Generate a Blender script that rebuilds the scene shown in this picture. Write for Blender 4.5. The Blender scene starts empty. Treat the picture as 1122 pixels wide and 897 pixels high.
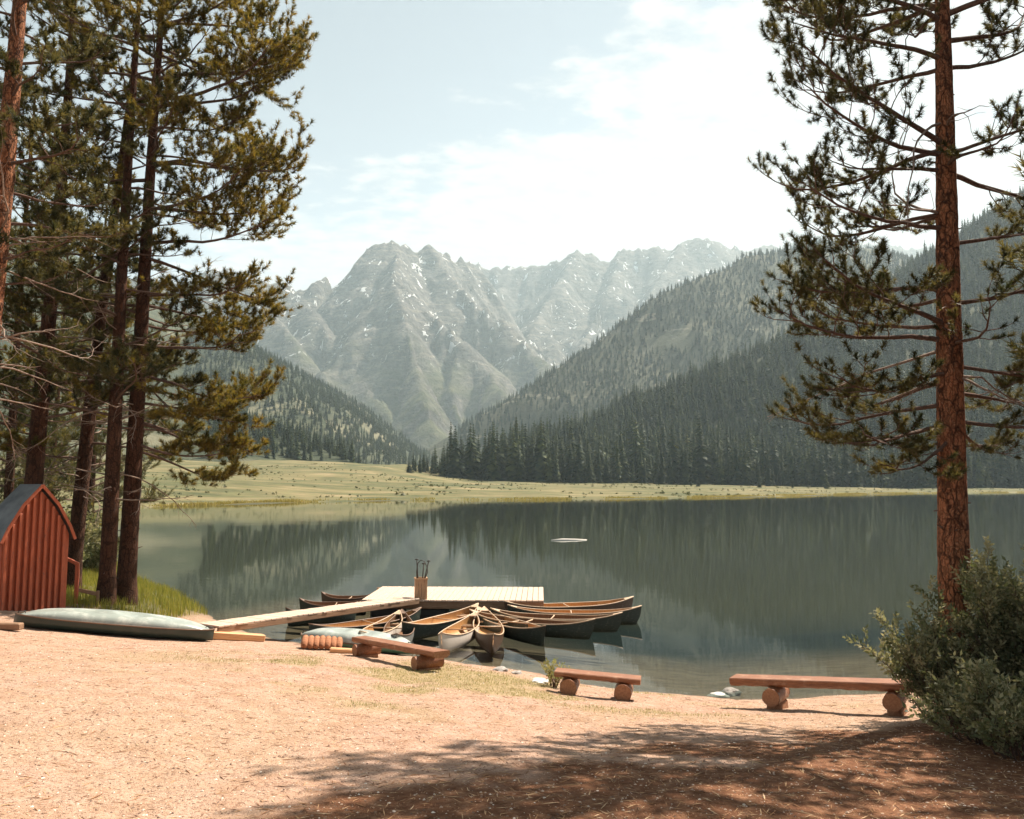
import bpy, math, random
import numpy as np
from mathutils import Vector, Matrix, Euler

random.seed(7); rng = np.random.default_rng(7)
SC = bpy.context.scene; COL = SC.collection
R = math.radians

# ------------------------------------------------------------------ camera, sky, sun, exposure
CAMZ = 3.5; FPX = 900.0; TH = math.atan(82.5 / FPX)
cam_d = bpy.data.cameras.new('camera'); cam = bpy.data.objects.new('camera', cam_d); COL.objects.link(cam)
cam_d.sensor_width = 36; cam_d.lens = 36 * FPX / 1122; cam_d.clip_start = .1; cam_d.clip_end = 40000
cam.location = (0, 0, CAMZ); cam.rotation_euler = (R(90) + TH, 0, 0); SC.camera = cam

SUN = Vector((3.85, 3.55, 6.9)).normalized()
SUN_EL = math.asin(SUN.z); SUN_AZ = math.atan2(SUN.x, SUN.y)
w = bpy.data.worlds.new('World'); SC.world = w; w.use_nodes = True
nt = w.node_tree; nt.nodes.clear()
def wn(t, **k):
    n = nt.nodes.new(t)
    for a, b in k.items(): setattr(n, a, b)
    return n
def lk(a, b): nt.links.new(a, b)
sky = wn('ShaderNodeTexSky', sky_type='NISHITA', sun_disc=False, sun_elevation=SUN_EL, sun_rotation=SUN_AZ,
         altitude=2800, air_density=1.0, dust_density=2.0, ozone_density=0.6)
bg1 = wn('ShaderNodeBackground'); bg1.inputs['Strength'].default_value = 0.050
SKY_DESAT = wn('ShaderNodeHueSaturation'); SKY_DESAT.inputs['Saturation'].default_value = .36; SKY_DESAT.inputs['Hue'].default_value = .475; SKY_DESAT.inputs['Value'].default_value = 1.15
lk(sky.outputs[0], SKY_DESAT.inputs['Color']); lk(SKY_DESAT.outputs[0], bg1.inputs[0])
bg2 = wn('ShaderNodeBackground'); bg2.inputs['Color'].default_value = (1, .985, .96, 1)
tc = wn('ShaderNodeTexCoord'); sep = wn('ShaderNodeSeparateXYZ'); lk(tc.outputs['Generated'], sep.inputs[0])
def m(op, a, b=None, c=None, clamp=False):
    n = wn('ShaderNodeMath', operation=op, use_clamp=clamp)
    for i, v in enumerate((a, b, c)):
        if v is None: continue
        if isinstance(v, (int, float)): n.inputs[i].default_value = v
        else: lk(v, n.inputs[i])
    return n.outputs[0]
zz = m('ADD', m('MAXIMUM', sep.outputs[2], 0.0), .12)
cx_ = m('DIVIDE', sep.outputs[0], zz); cy_ = m('DIVIDE', sep.outputs[1], zz)
comb = wn('ShaderNodeCombineXYZ'); lk(cx_, comb.inputs[0]); lk(cy_, comb.inputs[1])
n1 = wn('ShaderNodeTexNoise'); n1.inputs['Scale'].default_value = 1.1; n1.inputs['Detail'].default_value = 9; n1.inputs['Roughness'].default_value = .56; n1.inputs['Distortion'].default_value = .35
mp = wn('ShaderNodeMapping'); mp.inputs['Scale'].default_value = (1.0, 1.35, 1); mp.inputs['Rotation'].default_value = (0, 0, R(-18)); mp.inputs['Location'].default_value = (3.1, .4, 0)
lk(comb.outputs[0], mp.inputs[0]); lk(mp.outputs[0], n1.inputs['Vector'])
n2 = wn('ShaderNodeTexNoise'); n2.inputs['Scale'].default_value = 13; n2.inputs['Detail'].default_value = 6; n2.inputs['Roughness'].default_value = .5
lk(mp.outputs[0], n2.inputs['Vector'])
# a sheet of cloud below a slanting edge (clear toward the upper left), with a thin clear streak inside it
X_, Y_, Z_ = sep.outputs
grad = m('SUBTRACT', m('ADD', m('MULTIPLY', Y_, .50), m('MULTIPLY', X_, .55)), Z_)
grad = m('MULTIPLY', m('MINIMUM', m('MAXIMUM', grad, -.14), .10), 3.4)
q_ = m('SUBTRACT', Z_, m('ADD', m('MULTIPLY', Y_, .452), m('MULTIPLY', X_, .02)))
q_ = m('ADD', q_, m('MULTIPLY', m('SUBTRACT', n1.outputs[0], .5), .10))
streak = m('MULTIPLY', m('POWER', 2.718, m('MULTIPLY', m('MULTIPLY', q_, q_), -2600.)), .42)
q2 = m('ADD', m('MULTIPLY', X_, 2.2), .80)   # thins out to the left
leftf = m('MINIMUM', m('MULTIPLY', m('MAXIMUM', m('SUBTRACT', .20, m('ADD', X_, m('MULTIPLY', m('SUBTRACT', n1.outputs[0], .5), .4))), 0.), .55), .30)
dens = m('ADD', m('ADD', m('MULTIPLY', n1.outputs[0], 1.25), m('MULTIPLY', n2.outputs[0], 1.05)), m('SUBTRACT', grad, .09))
dens = m('SUBTRACT', m('SUBTRACT', dens, streak), leftf)
mr = wn('ShaderNodeMapRange'); mr.interpolation_type = 'SMOOTHSTEP'; mr.inputs[1].default_value = .76; mr.inputs[2].default_value = 1.12
lk(dens, mr.inputs[0])
st_ = m('ADD', .225, m('MULTIPLY', n2.outputs[0], .17)); lk(st_, bg2.inputs['Strength'])
mixs = wn('ShaderNodeMixShader'); lk(m('MULTIPLY', mr.outputs[0], .93), mixs.inputs[0]); lk(bg1.outputs[0], mixs.inputs[1]); lk(bg2.outputs[0], mixs.inputs[2])
wo = wn('ShaderNodeOutputWorld'); lk(mixs.outputs[0], wo.inputs['Surface'])

sd = bpy.data.lights.new('sun', 'SUN'); sd.energy = 5.0; sd.angle = R(.55); sd.color = (1, .90, .77)
so = bpy.data.objects.new('sun', sd); COL.objects.link(so); so.location = (40, 30, 70)
so.rotation_euler = SUN.to_track_quat('Z', 'Y').to_euler()

SC.view_settings.view_transform = 'Standard'; SC.view_settings.look = 'None'
SC.view_settings.exposure = 1.38; SC.view_settings.gamma = 1; SC.view_settings.use_curve_mapping = False
SC.render.engine = 'CYCLES'
cy = SC.cycles; cy.max_bounces = 6; cy.diffuse_bounces = 2; cy.glossy_bounces = 3; cy.transmission_bounces = 4
cy.transparent_max_bounces = 8; cy.volume_bounces = 1; cy.caustics_reflective = False; cy.caustics_refractive = False
cy.use_denoising = True; cy.sample_clamp_indirect = 4; cy.use_adaptive_sampling = True; cy.adaptive_threshold = .01

# ------------------------------------------------------------------ pixel -> world helpers
def pdir(u, v):
    a = (u - 561) / FPX; b = (448.5 - v) / FPX
    return Vector((a, math.cos(TH) - b * math.sin(TH), math.sin(TH) + b * math.cos(TH)))
def at(u, v, Y):
    d = pdir(u, v); return Vector((0, 0, CAMZ)) + d * (Y / d.y)
def onz(u, v, z=0.0):
    d = pdir(u, v); return Vector((0, 0, CAMZ)) + d * ((z - CAMZ) / d.z)

# ------------------------------------------------------------------ numpy noise
def _hash(ix, iy, s):
    h = (ix.astype(np.int64) * 374761393 + iy.astype(np.int64) * 668265263 + s * 974634777) & 0x7fffffff
    h = ((h ^ (h >> 13)) * 1274126177) & 0x7fffffff
    return ((h ^ (h >> 16)) & 0xffff) / 65535.0
def vnoise(x, y, s=0):
    x = np.asarray(x, float); y = np.asarray(y, float)
    ix = np.floor(x); iy = np.floor(y); fx = x - ix; fy = y - iy
    fx = fx * fx * fx * (fx * (fx * 6 - 15) + 10); fy = fy * fy * fy * (fy * (fy * 6 - 15) + 10)
    a = _hash(ix, iy, s); b = _hash(ix + 1, iy, s); c = _hash(ix, iy + 1, s); d = _hash(ix + 1, iy + 1, s)
    return (a + (b - a) * fx) * (1 - fy) + (c + (d - c) * fx) * fy
def fbm(x, y, o=5, s=0, g=.5):
    t = 0; a = 1; n = 0
    for i in range(o):
        t = t + a * vnoise(x * 2 ** i + 17.3 * i, y * 2 ** i - 9.1 * i, s + i); n += a; a *= g
    return t / n
def ridged(x, y, o=5, s=0, g=.5):
    t = 0; a = 1; n = 0
    for i in range(o):
        t = t + a * (1 - np.abs(2 * vnoise(x * 2 ** i + 7.7 * i, y * 2 ** i + 3.1 * i, s + i) - 1)); n += a; a *= g
    return t / n
def sstep(a, b, x):
    t = np.clip((x - a) / (b - a), 0, 1); return t * t * (3 - 2 * t)

# ------------------------------------------------------------------ object helpers
def tag(o, label=None, cat=None, group=None, kind=None):
    if label: o['label'] = label
    if cat: o['category'] = cat
    if group: o['group'] = group
    if kind: o['kind'] = kind
    return o
def empty(name, loc=(0, 0, 0), rz=0, label=None, cat=None, group=None):
    o = bpy.data.objects.new(name, None); o.empty_display_size = .2; COL.objects.link(o)
    o.location = loc; o.rotation_euler = (0, 0, rz); return tag(o, label, cat, group)
def link(name, me, mats, parent=None, loc=None):
    o = bpy.data.objects.new(name, me); COL.objects.link(o)
    for x in (mats if isinstance(mats, (list, tuple)) else [mats]):
        if x and x.name not in [q.name for q in me.materials if q]: me.materials.append(x)
    if parent: o.parent = parent
    if loc is not None: o.location = loc
    return o
def npmesh(name, V, F, smooth=False, mi=None, attrs=None):
    """V (n,3); F list of arrays of equal-size faces"""
    me = bpy.data.meshes.new(name); V = np.asarray(V, np.float32)
    Fs = [np.asarray(f, np.int32) for f in (F if isinstance(F, list) else [F]) if len(f)]
    me.vertices.add(len(V)); me.vertices.foreach_set('co', V.ravel())
    nl = sum(f.size for f in Fs); npol = sum(len(f) for f in Fs)
    me.loops.add(nl); me.loops.foreach_set('vertex_index', np.concatenate([f.ravel() for f in Fs]))
    me.polygons.add(npol)
    tot = np.concatenate([np.full(len(f), f.shape[1], np.int32) for f in Fs])
    st = np.concatenate([[0], np.cumsum(tot)[:-1]]).astype(np.int32)
    me.polygons.foreach_set('loop_start', st); me.polygons.foreach_set('loop_total', tot)
    me.update(calc_edges=True)
    if mi is not None: me.polygons.foreach_set('material_index', np.asarray(mi, np.int32))
    me.polygons.foreach_set('use_smooth', np.full(npol, smooth, bool))
    for k, a in (attrs or {}).items():
        at_ = me.attributes.new(k, 'FLOAT', 'POINT'); at_.data.foreach_set('value', np.asarray(a, np.float32))
    me.validate(); me.update(); return me
class MB:
    """collects shapes into one mesh"""
    def __init__(s): s.v = []; s.f = []; s.m = []; s.s = []
    def add(s, V, F, mi=0, sm=False):
        o = len(s.v); s.v += [tuple(p) for p in V]
        for q in F: s.f.append([o + i for i in q]); s.m.append(mi); s.s.append(sm)
    def box(s, c, size, M=None, mi=0, bev=.0):
        x, y, z = [k / 2 for k in size]; b = min(bev, x * .6, y * .6, z * .6)
        if b <= 0:
            V = [Vector((i * x, j * y, k * z)) for i in (-1, 1) for j in (-1, 1) for k in (-1, 1)]
            F = [(0, 1, 3, 2), (4, 6, 7, 5), (0, 4, 5, 1), (2, 3, 7, 6), (0, 2, 6, 4), (1, 5, 7, 3)]
        else:
            V = []
            idx = {}
            for i in (-1, 1):
                for j in (-1, 1):
                    for k in (-1, 1):
                        for a in range(3):
                            p = [i * (x - b), j * (y - b), k * (z - b)]; p[a] = (i, j, k)[a] * (x, y, z)[a]
                            idx[(i, j, k, a)] = len(V); V.append(Vector(p))
            F = []
            for a in range(3):
                o1, o2 = [q for q in range(3) if q != a]
                for sg in (-1, 1):
                    l = []
                    for p, q in ((-1, -1), (1, -1), (1, 1), (-1, 1)):
                        t = [0, 0, 0]; t[a] = sg; t[o1] = p; t[o2] = q; l.append(idx[(*t, a)])
                    F.append(l)
                for p in (-1, 1):
                    for q in (-1, 1):
                        l = []
                        for sg, which in ((-1, o1), (1, o1), (1, o2), (-1, o2)):
                            t = [0, 0, 0]; t[a] = sg; t[o1] = p; t[o2] = q; l.append(idx[(*t, which)])
                        F.append(l)
            for i in (-1, 1):
                for j in (-1, 1):
                    for k in (-1, 1): F.append([idx[(i, j, k, a)] for a in range(3)])
        M = M or Matrix(); T = Matrix.Translation(c)
        s.add([(T @ M) @ p for p in V], F, mi)
    def tube(s, P, rad, n=8, mi=0, cap=True, sm=True, squash=1.0):
        P = [Vector(p) for p in P]; rad = rad if isinstance(rad, (list, tuple)) else [rad] * len(P)
        V = []; F = []; prev = None
        for i, p in enumerate(P):
            t = (P[min(i + 1, len(P) - 1)] - P[max(i - 1, 0)]).normalized()
            if prev is None: a = t.cross(Vector((0, 0, 1)) if abs(t.z) < .9 else Vector((1, 0, 0))).normalized()
            else: a = (prev - t * prev.dot(t)).normalized()
            prev = a; b = t.cross(a)
            for k in range(n):
                g = 2 * math.pi * k / n; V.append(p + a * math.cos(g) * rad[i] + b * math.sin(g) * rad[i] * squash)
        for i in range(len(P) - 1):
            for k in range(n): F.append((i * n + k, i * n + (k + 1) % n, (i + 1) * n + (k + 1) % n, (i + 1) * n + k))
        s.add(V, F, mi, sm)
        if cap:
            s.add(V[:n], [list(range(n))[::-1]], mi); s.add(V[-n:], [list(range(n))], mi)
    def build(s, name, mats, parent=None, loc=None, fix=True):
        me = bpy.data.meshes.new(name); me.from_pydata([tuple(p) for p in s.v], [], s.f)
        me.polygons.foreach_set('material_index', s.m); me.polygons.foreach_set('use_smooth', s.s); me.update()
        if fix:
            import bmesh
            bm = bmesh.new(); bm.from_mesh(me); bmesh.ops.remove_doubles(bm, verts=bm.verts, dist=1e-5)
            bmesh.ops.recalc_face_normals(bm, faces=bm.faces); bm.to_mesh(me); bm.free()
        o = bpy.data.objects.new(name, me); COL.objects.link(o)
        for x in (mats if isinstance(mats, (list, tuple)) else [mats]): me.materials.append(x)
        if parent: o.parent = parent
        if loc is not None: o.location = loc
        return o
def copy_tree(o, parent=None):
    c = o.copy(); COL.objects.link(c)
    if parent: c.parent = parent
    for ch in list(o.children): copy_tree(ch, c)
    return c

# ------------------------------------------------------------------ materials
class NT:
    def __init__(s, name):
        s.mat = bpy.data.materials.new(name); s.mat.use_nodes = True; s.t = s.mat.node_tree; s.t.nodes.clear()
        s.out = s.n('ShaderNodeOutputMaterial'); s.geo = s.n('ShaderNodeNewGeometry'); s.tc = s.n('ShaderNodeTexCoord')
        s.pos = s.geo.outputs['Position']; s.obj = s.tc.outputs['Object']
    def n(s, t, **k):
        x = s.t.nodes.new(t)
        for a, b in k.items(): setattr(x, a, b)
        return x
    def l(s, a, b): s.t.links.new(a, b)
    def set(s, sock, v):
        if isinstance(v, (int, float)): sock.default_value = v
        elif isinstance(v, tuple): sock.default_value = (*v, 1) if len(v) == 3 and sock.type == 'RGBA' else v
        else: s.l(v, sock)
    def math(s, op, a, b=None, clamp=False):
        x = s.n('ShaderNodeMath', operation=op, use_clamp=clamp); s.set(x.inputs[0], a)
        if b is not None: s.set(x.inputs[1], b)
        return x.outputs[0]
    def noise(s, scale, detail=4, rough=.55, vec=None, dist=0, sc=None):
        x = s.n('ShaderNodeTexNoise'); x.inputs['Scale'].default_value = scale; x.inputs['Detail'].default_value = detail
        x.inputs['Roughness'].default_value = rough; x.inputs['Distortion'].default_value = dist
        v = vec or s.obj
        if sc:
            mp_ = s.n('ShaderNodeMapping'); mp_.inputs['Scale'].default_value = sc; s.l(v, mp_.inputs[0]); v = mp_.outputs[0]
        s.l(v, x.inputs['Vector']); return x.outputs[0]
    def voro(s, scale, vec=None, feat='F1', rnd=1, sc=None):
        x = s.n('ShaderNodeTexVoronoi', feature=feat); x.inputs['Scale'].default_value = scale; x.inputs['Randomness'].default_value = rnd
        v = vec or s.obj
        if sc:
            mp_ = s.n('ShaderNodeMapping'); mp_.inputs['Scale'].default_value = sc; s.l(v, mp_.inputs[0]); v = mp_.outputs[0]
        s.l(v, x.inputs['Vector']); return x
    def ramp(s, f, stops):
        x = s.n('ShaderNodeValToRGB'); e = x.color_ramp.elements
        while len(e) < len(stops): e.new(.5)
        for i, (p, c) in enumerate(stops): e[i].position = p; e[i].color = (*c, 1) if not isinstance(c, (int, float)) else (c, c, c, 1)
        s.l(f, x.inputs[0]); return x.outputs[0]
    def rng(s, f, a, b, c=0., d=1.):
        x = s.n('ShaderNodeMapRange', interpolation_type='SMOOTHSTEP'); s.l(f, x.inputs[0])
        for i, v in enumerate((a, b, c, d)): x.inputs[i + 1].default_value = v
        return x.outputs[0]
    def mix(s, f, a, b, mode='MIX'):
        x = s.n('ShaderNodeMix', data_type='RGBA', blend_type=mode); s.set(x.inputs[0], f); s.set(x.inputs[6], a); s.set(x.inputs[7], b); return x.outputs[2]
    def attr(s, name): x = s.n('ShaderNodeAttribute', attribute_name=name); return x.outputs['Fac']
    def bump(s, h, strength=.5, dist=.02, prev=None):
        x = s.n('ShaderNodeBump'); x.inputs['Strength'].default_value = strength; x.inputs['Distance'].default_value = dist
        s.l(h, x.inputs['Height'])
        if prev: s.l(prev, x.inputs['Normal'])
        return x.outputs[0]
    def pbr(s, col, rough=.8, normal=None, spec=.3, metal=0, **k):
        b = s.n('ShaderNodeBsdfPrincipled'); s.set(b.inputs['Base Color'], col); s.set(b.inputs['Roughness'], rough)
        b.inputs['Specular IOR Level'].default_value = spec; b.inputs['Metallic'].default_value = metal
        for a, v in k.items(): s.set(b.inputs[a], v)
        if normal: s.l(normal, b.inputs['Normal'])
        s.l(b.outputs[0], s.out.inputs[0]); return b

def wood(name, c1, c2, scale=1.0, axis=(1, 12, 12), rough=.6, spec=.35, wear=None):
    t = NT(name); g = t.noise(3 * scale, 6, .65, sc=axis); g2 = t.noise(14 * scale, 3, .6, sc=axis)
    c = t.ramp(t.math('ADD', t.math('MULTIPLY', g, .7), t.math('MULTIPLY', g2, .3)), [(.36, c1), (.64, c2)])
    if wear: c = t.mix(t.rng(t.noise(2.3 * scale, 5, .7), .5, .7), c, wear)
    t.pbr(c, rough, t.bump(g2, .4, .006), spec); return t.mat

# pine bark
def bark(name, a, b, c):
    t = NT(name)
    d1 = t.noise(2.2, 3, .6, sc=(1, 1, .45))
    mp_ = t.n('ShaderNodeMapping'); mp_.inputs['Scale'].default_value = (1, 1, .33); t.l(t.obj, mp_.inputs[0])
    wv = t.n('ShaderNodeVectorMath', operation='ADD'); t.l(mp_.outputs[0], wv.inputs[0])
    nx = t.n('ShaderNodeTexNoise'); nx.inputs['Scale'].default_value = 9; t.l(t.obj, nx.inputs['Vector'])
    vs = t.n('ShaderNodeVectorMath', operation='SCALE'); t.l(nx.outputs['Color'], vs.inputs[0]); vs.inputs['Scale'].default_value = .09; t.l(vs.outputs[0], wv.inputs[1])
    v = t.n('ShaderNodeTexVoronoi', feature='DISTANCE_TO_EDGE'); v.inputs['Scale'].default_value = 24; t.l(wv.outputs[0], v.inputs['Vector'])
    cr = t.rng(v.outputs['Distance'], .0, .16)
    fine = t.noise(42, 5, .7)
    col = t.mix(t.rng(d1, .35, .65), a, b); col = t.mix(t.rng(fine, .35, .7), col, c)
    col = t.mix(t.math('MULTIPLY', t.math('SUBTRACT', 1., cr), .5), col, (.035, .018, .012))
    v2 = t.n('ShaderNodeTexVoronoi', feature='DISTANCE_TO_EDGE'); v2.inputs['Scale'].default_value = 8.5; t.l(wv.outputs[0], v2.inputs['Vector']); cr2 = t.rng(v2.outputs['Distance'], .0, .12)
    col = t.mix(t.math('MULTIPLY', t.math('SUBTRACT', 1., cr2), .75), col, (.02, .011, .008)); col = t.mix(t.rng(t.noise(5.5, 5, .7), .52, .68, 0, .65), col, (.055, .03, .02))
    nrm = t.bump(cr, .8, .022, t.bump(fine, .6, .01)); t.pbr(col, .9, nrm, .12); return t.mat
M = {}
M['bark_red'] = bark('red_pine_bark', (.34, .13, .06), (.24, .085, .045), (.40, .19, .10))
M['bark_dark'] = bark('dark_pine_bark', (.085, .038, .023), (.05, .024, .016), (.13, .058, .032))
t = NT('limb_bark'); t.pbr(t.ramp(t.noise(30, 4, .6), [(.3, (.07, .045, .035)), (.7, (.17, .11, .085))]), .9, None, .1); M['limb'] = t.mat
t = NT('dead_limb'); t.pbr(t.ramp(t.noise(30, 4, .6), [(.3, (.16, .11, .085)), (.7, (.32, .24, .19))]), .9, None, .1); M['dead'] = t.mat

def leafmat(name, a, b, ta, tb, tw=.4, spec=.25):
    t = NT(name); f = t.attr('var')
    oi = t.n('ShaderNodeObjectInfo').outputs['Random']
    c = t.mix(f, a, b); ct = t.mix(f, ta, tb)
    if name.startswith('spruce'): c = t.mix(1., c, t.ramp(oi, [(0, (.55, .6, .6)), (.5, (.95, .95, .9)), (.8, (1.35, 1.25, .95)), (1, (1.9, 1.6, 1.1))]), 'MULTIPLY')
    p = t.n('ShaderNodeBsdfPrincipled'); t.set(p.inputs['Base Color'], c); p.inputs['Roughness'].default_value = .55; p.inputs['Specular IOR Level'].default_value = spec
    tr = t.n('ShaderNodeBsdfTranslucent'); t.set(tr.inputs[0], ct)
    mx = t.n('ShaderNodeMixShader'); mx.inputs[0].default_value = tw; t.l(p.outputs[0], mx.inputs[1]); t.l(tr.outputs[0], mx.inputs[2]); t.l(mx.outputs[0], t.out.inputs[0]); return t.mat
M['needle_gold'] = leafmat('golden_green_needles', (.032, .042, .013), (.15, .105, .02), (.09, .09, .012), (.42, .28, .035), .40)
M['needle_olive'] = leafmat('olive_needles', (.022, .031, .014), (.085, .078, .024), (.045, .056, .015), (.26, .20, .05), .36)
M['leaf_sage'] = leafmat('sage_leaves', (.07, .09, .04), (.40, .36, .21), (.14, .16, .05), (.42, .37, .16), .35, .3)
M['grass_blade'] = leafmat('bank_grass_blades', (.16, .165, .025), (.42, .33, .05), (.14, .18, .03), (.32, .30, .06), .4, .2)
M['grass_dry'] = leafmat('dry_grass_blades', (.34, .27, .10), (.22, .24, .07), (.36, .30, .10), (.25, .27, .08), .35, .15)
M['reed'] = leafmat('shore_sedge', (.25, .20, .05), (.44, .34, .09), (.30, .24, .05), (.45, .36, .10), .3, .15)
M['spruce'] = leafmat('spruce_needles', (.010, .026, .018), (.048, .060, .023), (.018, .036, .014), (.08, .08, .02), .18, .03)
M['scrub'] = leafmat('scrub_leaves', (.07, .08, .03), (.13, .12, .04), (.06, .07, .02), (.12, .11, .03), .2, .2)

# ------------------------------------------------------------------ lake outline, ground height
SHPX = [(204, 661), (176, 645), (146, 632), (104, 602), (90, 577), (100, 562), (150, 556), (300, 551), (440, 548), (600, 547.5),
        (800, 545), (950, 541.5), (1060, 540), (1200, 539)]
LAKE = [onz(u, v) for u, v in SHPX]
LAKE += [Vector((360, 380, 0)), Vector((330, 200, 0)), Vector((140, 70, 0)), Vector((50, 30, 0)), Vector((22, 19, 0)), onz(1122, 742), onz(1040, 752), onz(960, 757), onz(860, 762), onz(790, 763),
         onz(740, 760), onz(690, 756), onz(640, 748), onz(600, 739), onz(545, 729), onz(500, 723), onz(440, 717), onz(380, 711), onz(320, 705), onz(290, 701), onz(262, 693), onz(236, 681), onz(216, 670)]
LK = np.array([(p.x, p.y) for p in LAKE])
def lake_sdf(x, y):
    """positive on land, negative in the lake"""
    x = np.asarray(x, float); y = np.asarray(y, float); d = np.full(x.shape, 1e9); ins = np.zeros(x.shape, bool)
    n = len(LK)
    for i in range(n):
        a = LK[i]; b = LK[(i + 1) % n]; e = b - a; L2 = (e ** 2).sum()
        t_ = np.clip(((x - a[0]) * e[0] + (y - a[1]) * e[1]) / L2, 0, 1)
        d = np.minimum(d, (x - a[0] - t_ * e[0]) ** 2 + (y - a[1] - t_ * e[1]) ** 2)
        if a[1] != b[1]:
            c = (a[1] > y) != (b[1] > y); xi = a[0] + (y - a[1]) / (b[1] - a[1]) * e[0]; ins ^= c & (x < xi)
    d = np.sqrt(d); return np.where(ins, -d, d)
def G(x, y, detail=True):
    x = np.asarray(x, float); y = np.asarray(y, float)
    s = lake_sdf(x, y)
    far = sstep(45, 110, y)
    s = s + (vnoise(x / 2.2, y / 2.2, 3) - .5) * .5 * (1 - far) + (vnoise(x / 14, y / 14, 5) - .5) * 5 * far
    near = 3.2 * (1 - np.exp(-np.maximum(s, 0) / 16))
    left = sstep(-10, -75, x)
    k = .026 + .026 * left
    fz = k * np.minimum(np.maximum(s, 0), 320) * (.55 + .45 * sstep(0, 60, s)) + .15 * sstep(0, 2.5, s)
    fz = fz + left * (fbm(x / 60, y / 60, 3, 11) - .5) * 4 * sstep(0, 60, s)
    fz = fz + (fbm(x / 22, y / 22, 4, 12) - .5) * 1.2 * sstep(0, 20, s)
    land = near * (1 - far) + fz * far
    # grassy bank left of the landing
    bank = np.exp(-(((x + 11.5) / 4.0) ** 2 + ((y - 23) / 4) ** 2)); land = land + .12 * bank * sstep(0, .6, s)
    bed = -np.minimum(.17 * np.maximum(-s, 0), 5)
    z = np.where(s > 0, land, bed)
    if detail:
        nz = (1 - sstep(30, 60, y))
        z = z + nz * ((fbm(x / .9, y / .9, 3, 21) - .5) * .05 + (fbm(x / .16, y / .16, 2, 25) - .5) * .022) * sstep(-2, .8, s)
    return z
def gz(x, y): return float(G(np.array([x]), np.array([y]))[0])
def onground(u, v):
    d = pdir(u, v); ts = np.linspace(2, 60, 4000); X = d.x * ts; Y = d.y * ts; Z = CAMZ + d.z * ts
    g = G(X, Y); i = int(np.argmax(Z < g)); return Vector((X[i], Y[i], g[i]))

def grid_mesh(name, xs, ys, zf, attrs=None, smooth=True):
    X, Y = np.meshgrid(xs, ys); Z = zf(X, Y); nx, ny = len(xs), len(ys)
    V = np.stack([X.ravel(), Y.ravel(), Z.ravel()], 1)
    i = np.arange(nx - 1)[None, :] + nx * np.arange(ny - 1)[:, None]; i = i.ravel()
    F = np.stack([i, i + 1, i + 1 + nx, i + nx], 1)
    at_ = {k: f(X, Y, Z).ravel() for k, f in (attrs or {}).items()}
    return npmesh(name, V, F, smooth, attrs=at_)

TR = onground(1049, 781)          # base of the big pine at the right
xs = 3.2 * np.sinh(np.linspace(-7.7, 7.7, 620)); ys = -60 + 0 * xs
ys = np.concatenate([np.linspace(-60, 2, 20)[:-1], np.arange(2, 24, .10), 24 + 3 * np.sinh(np.linspace(0, 7.9, 330))])
def a_sdf(X, Y, Z): return lake_sdf(X, Y)
def a_grass(X, Y, Z):
    s = lake_sdf(X, Y); far = sstep(40, 60, Y)
    nb = fbm(X / 3, Y / 3, 4, 31)
    leftbank = sstep(-7.4, -9.0, X + .0 * Y) * sstep(17.6, 20.5, Y + (nb - .5) * 3)
    leftside = sstep(-15, -19, X + (nb - .5) * 4)
    return np.clip(np.maximum(np.maximum(far, leftbank), leftside), 0, 1)
def a_patch(X, Y, Z):
    nb = fbm(X / 1.3, Y / 1.3, 4, 33)
    p1 = np.exp(-(((X + .7) / 4.2) ** 2 + ((Y - 13.2) / 2.6) ** 2)); p2 = np.exp(-(((X - 1.6) / 2.2) ** 2 + ((Y - 12.6) / 1.6) ** 2)); p3 = np.exp(-(((X + 2.2) / 1.6) ** 2 + ((Y - 10.8) / 1.8) ** 2))
    return np.clip(sstep(.46, .70, nb) * np.clip(p1 + p2 + p3, 0, 1) * 1.2, 0, 1)
def a_duff_shade(X, Y, Z):  # pine duff, plus the pines' cast shade painted into the ground colour
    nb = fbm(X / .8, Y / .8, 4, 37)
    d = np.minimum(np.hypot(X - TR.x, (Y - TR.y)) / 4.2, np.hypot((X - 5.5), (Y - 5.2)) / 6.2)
    e = (Y - 8.6 - (X - 3.8) * .72)  # follows the slanting edge of the pines' shadow on the sand
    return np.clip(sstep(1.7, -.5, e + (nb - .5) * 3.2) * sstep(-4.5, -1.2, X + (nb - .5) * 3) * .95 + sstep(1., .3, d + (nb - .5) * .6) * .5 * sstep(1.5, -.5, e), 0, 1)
ground_me = grid_mesh('ground', xs, ys, G, {'sdf': a_sdf, 'grass': a_grass, 'patch': a_patch, 'duff': a_duff_shade})

t = NT('shore_ground')
P = t.pos
n_big = t.noise(.35, 5, .6, P); n_mid = t.noise(3.2, 6, .65, P); n_f = t.noise(34, 4, .7, P); n_ff = t.noise(120, 2, .6, P)
sand = t.ramp(n_mid, [(.28, (.32, .185, .115)), (.5, (.42, .265, .190)), (.72, (.50, .335, .26))])
sand = t.mix(t.rng(n_big, .4, .65, 0, .3), sand, (.40, .29, .18))
sand = t.mix(t.rng(n_f, .50, .72, 0, .50), sand, (.55, .39, .29))
sand = t.mix(t.rng(n_f, .48, .34, 0, .8), sand, (.17, .09, .055))
vp = t.voro(17, P, rnd=1); spk = t.rng(vp.outputs['Distance'], .17, .10); selr = t.n('ShaderNodeSeparateColor'); t.l(vp.outputs['Color'], selr.inputs[0])
spk = t.math('MULTIPLY', spk, t.rng(selr.outputs[0], .55, .6)); sand = t.mix(t.math('MULTIPLY', spk, .9), sand, (.11, .055, .035))
vq = t.voro(38, P, sc=(1, .45, 1)); sq = t.n('ShaderNodeSeparateColor'); t.l(vq.outputs['Color'], sq.inputs[0])
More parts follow.
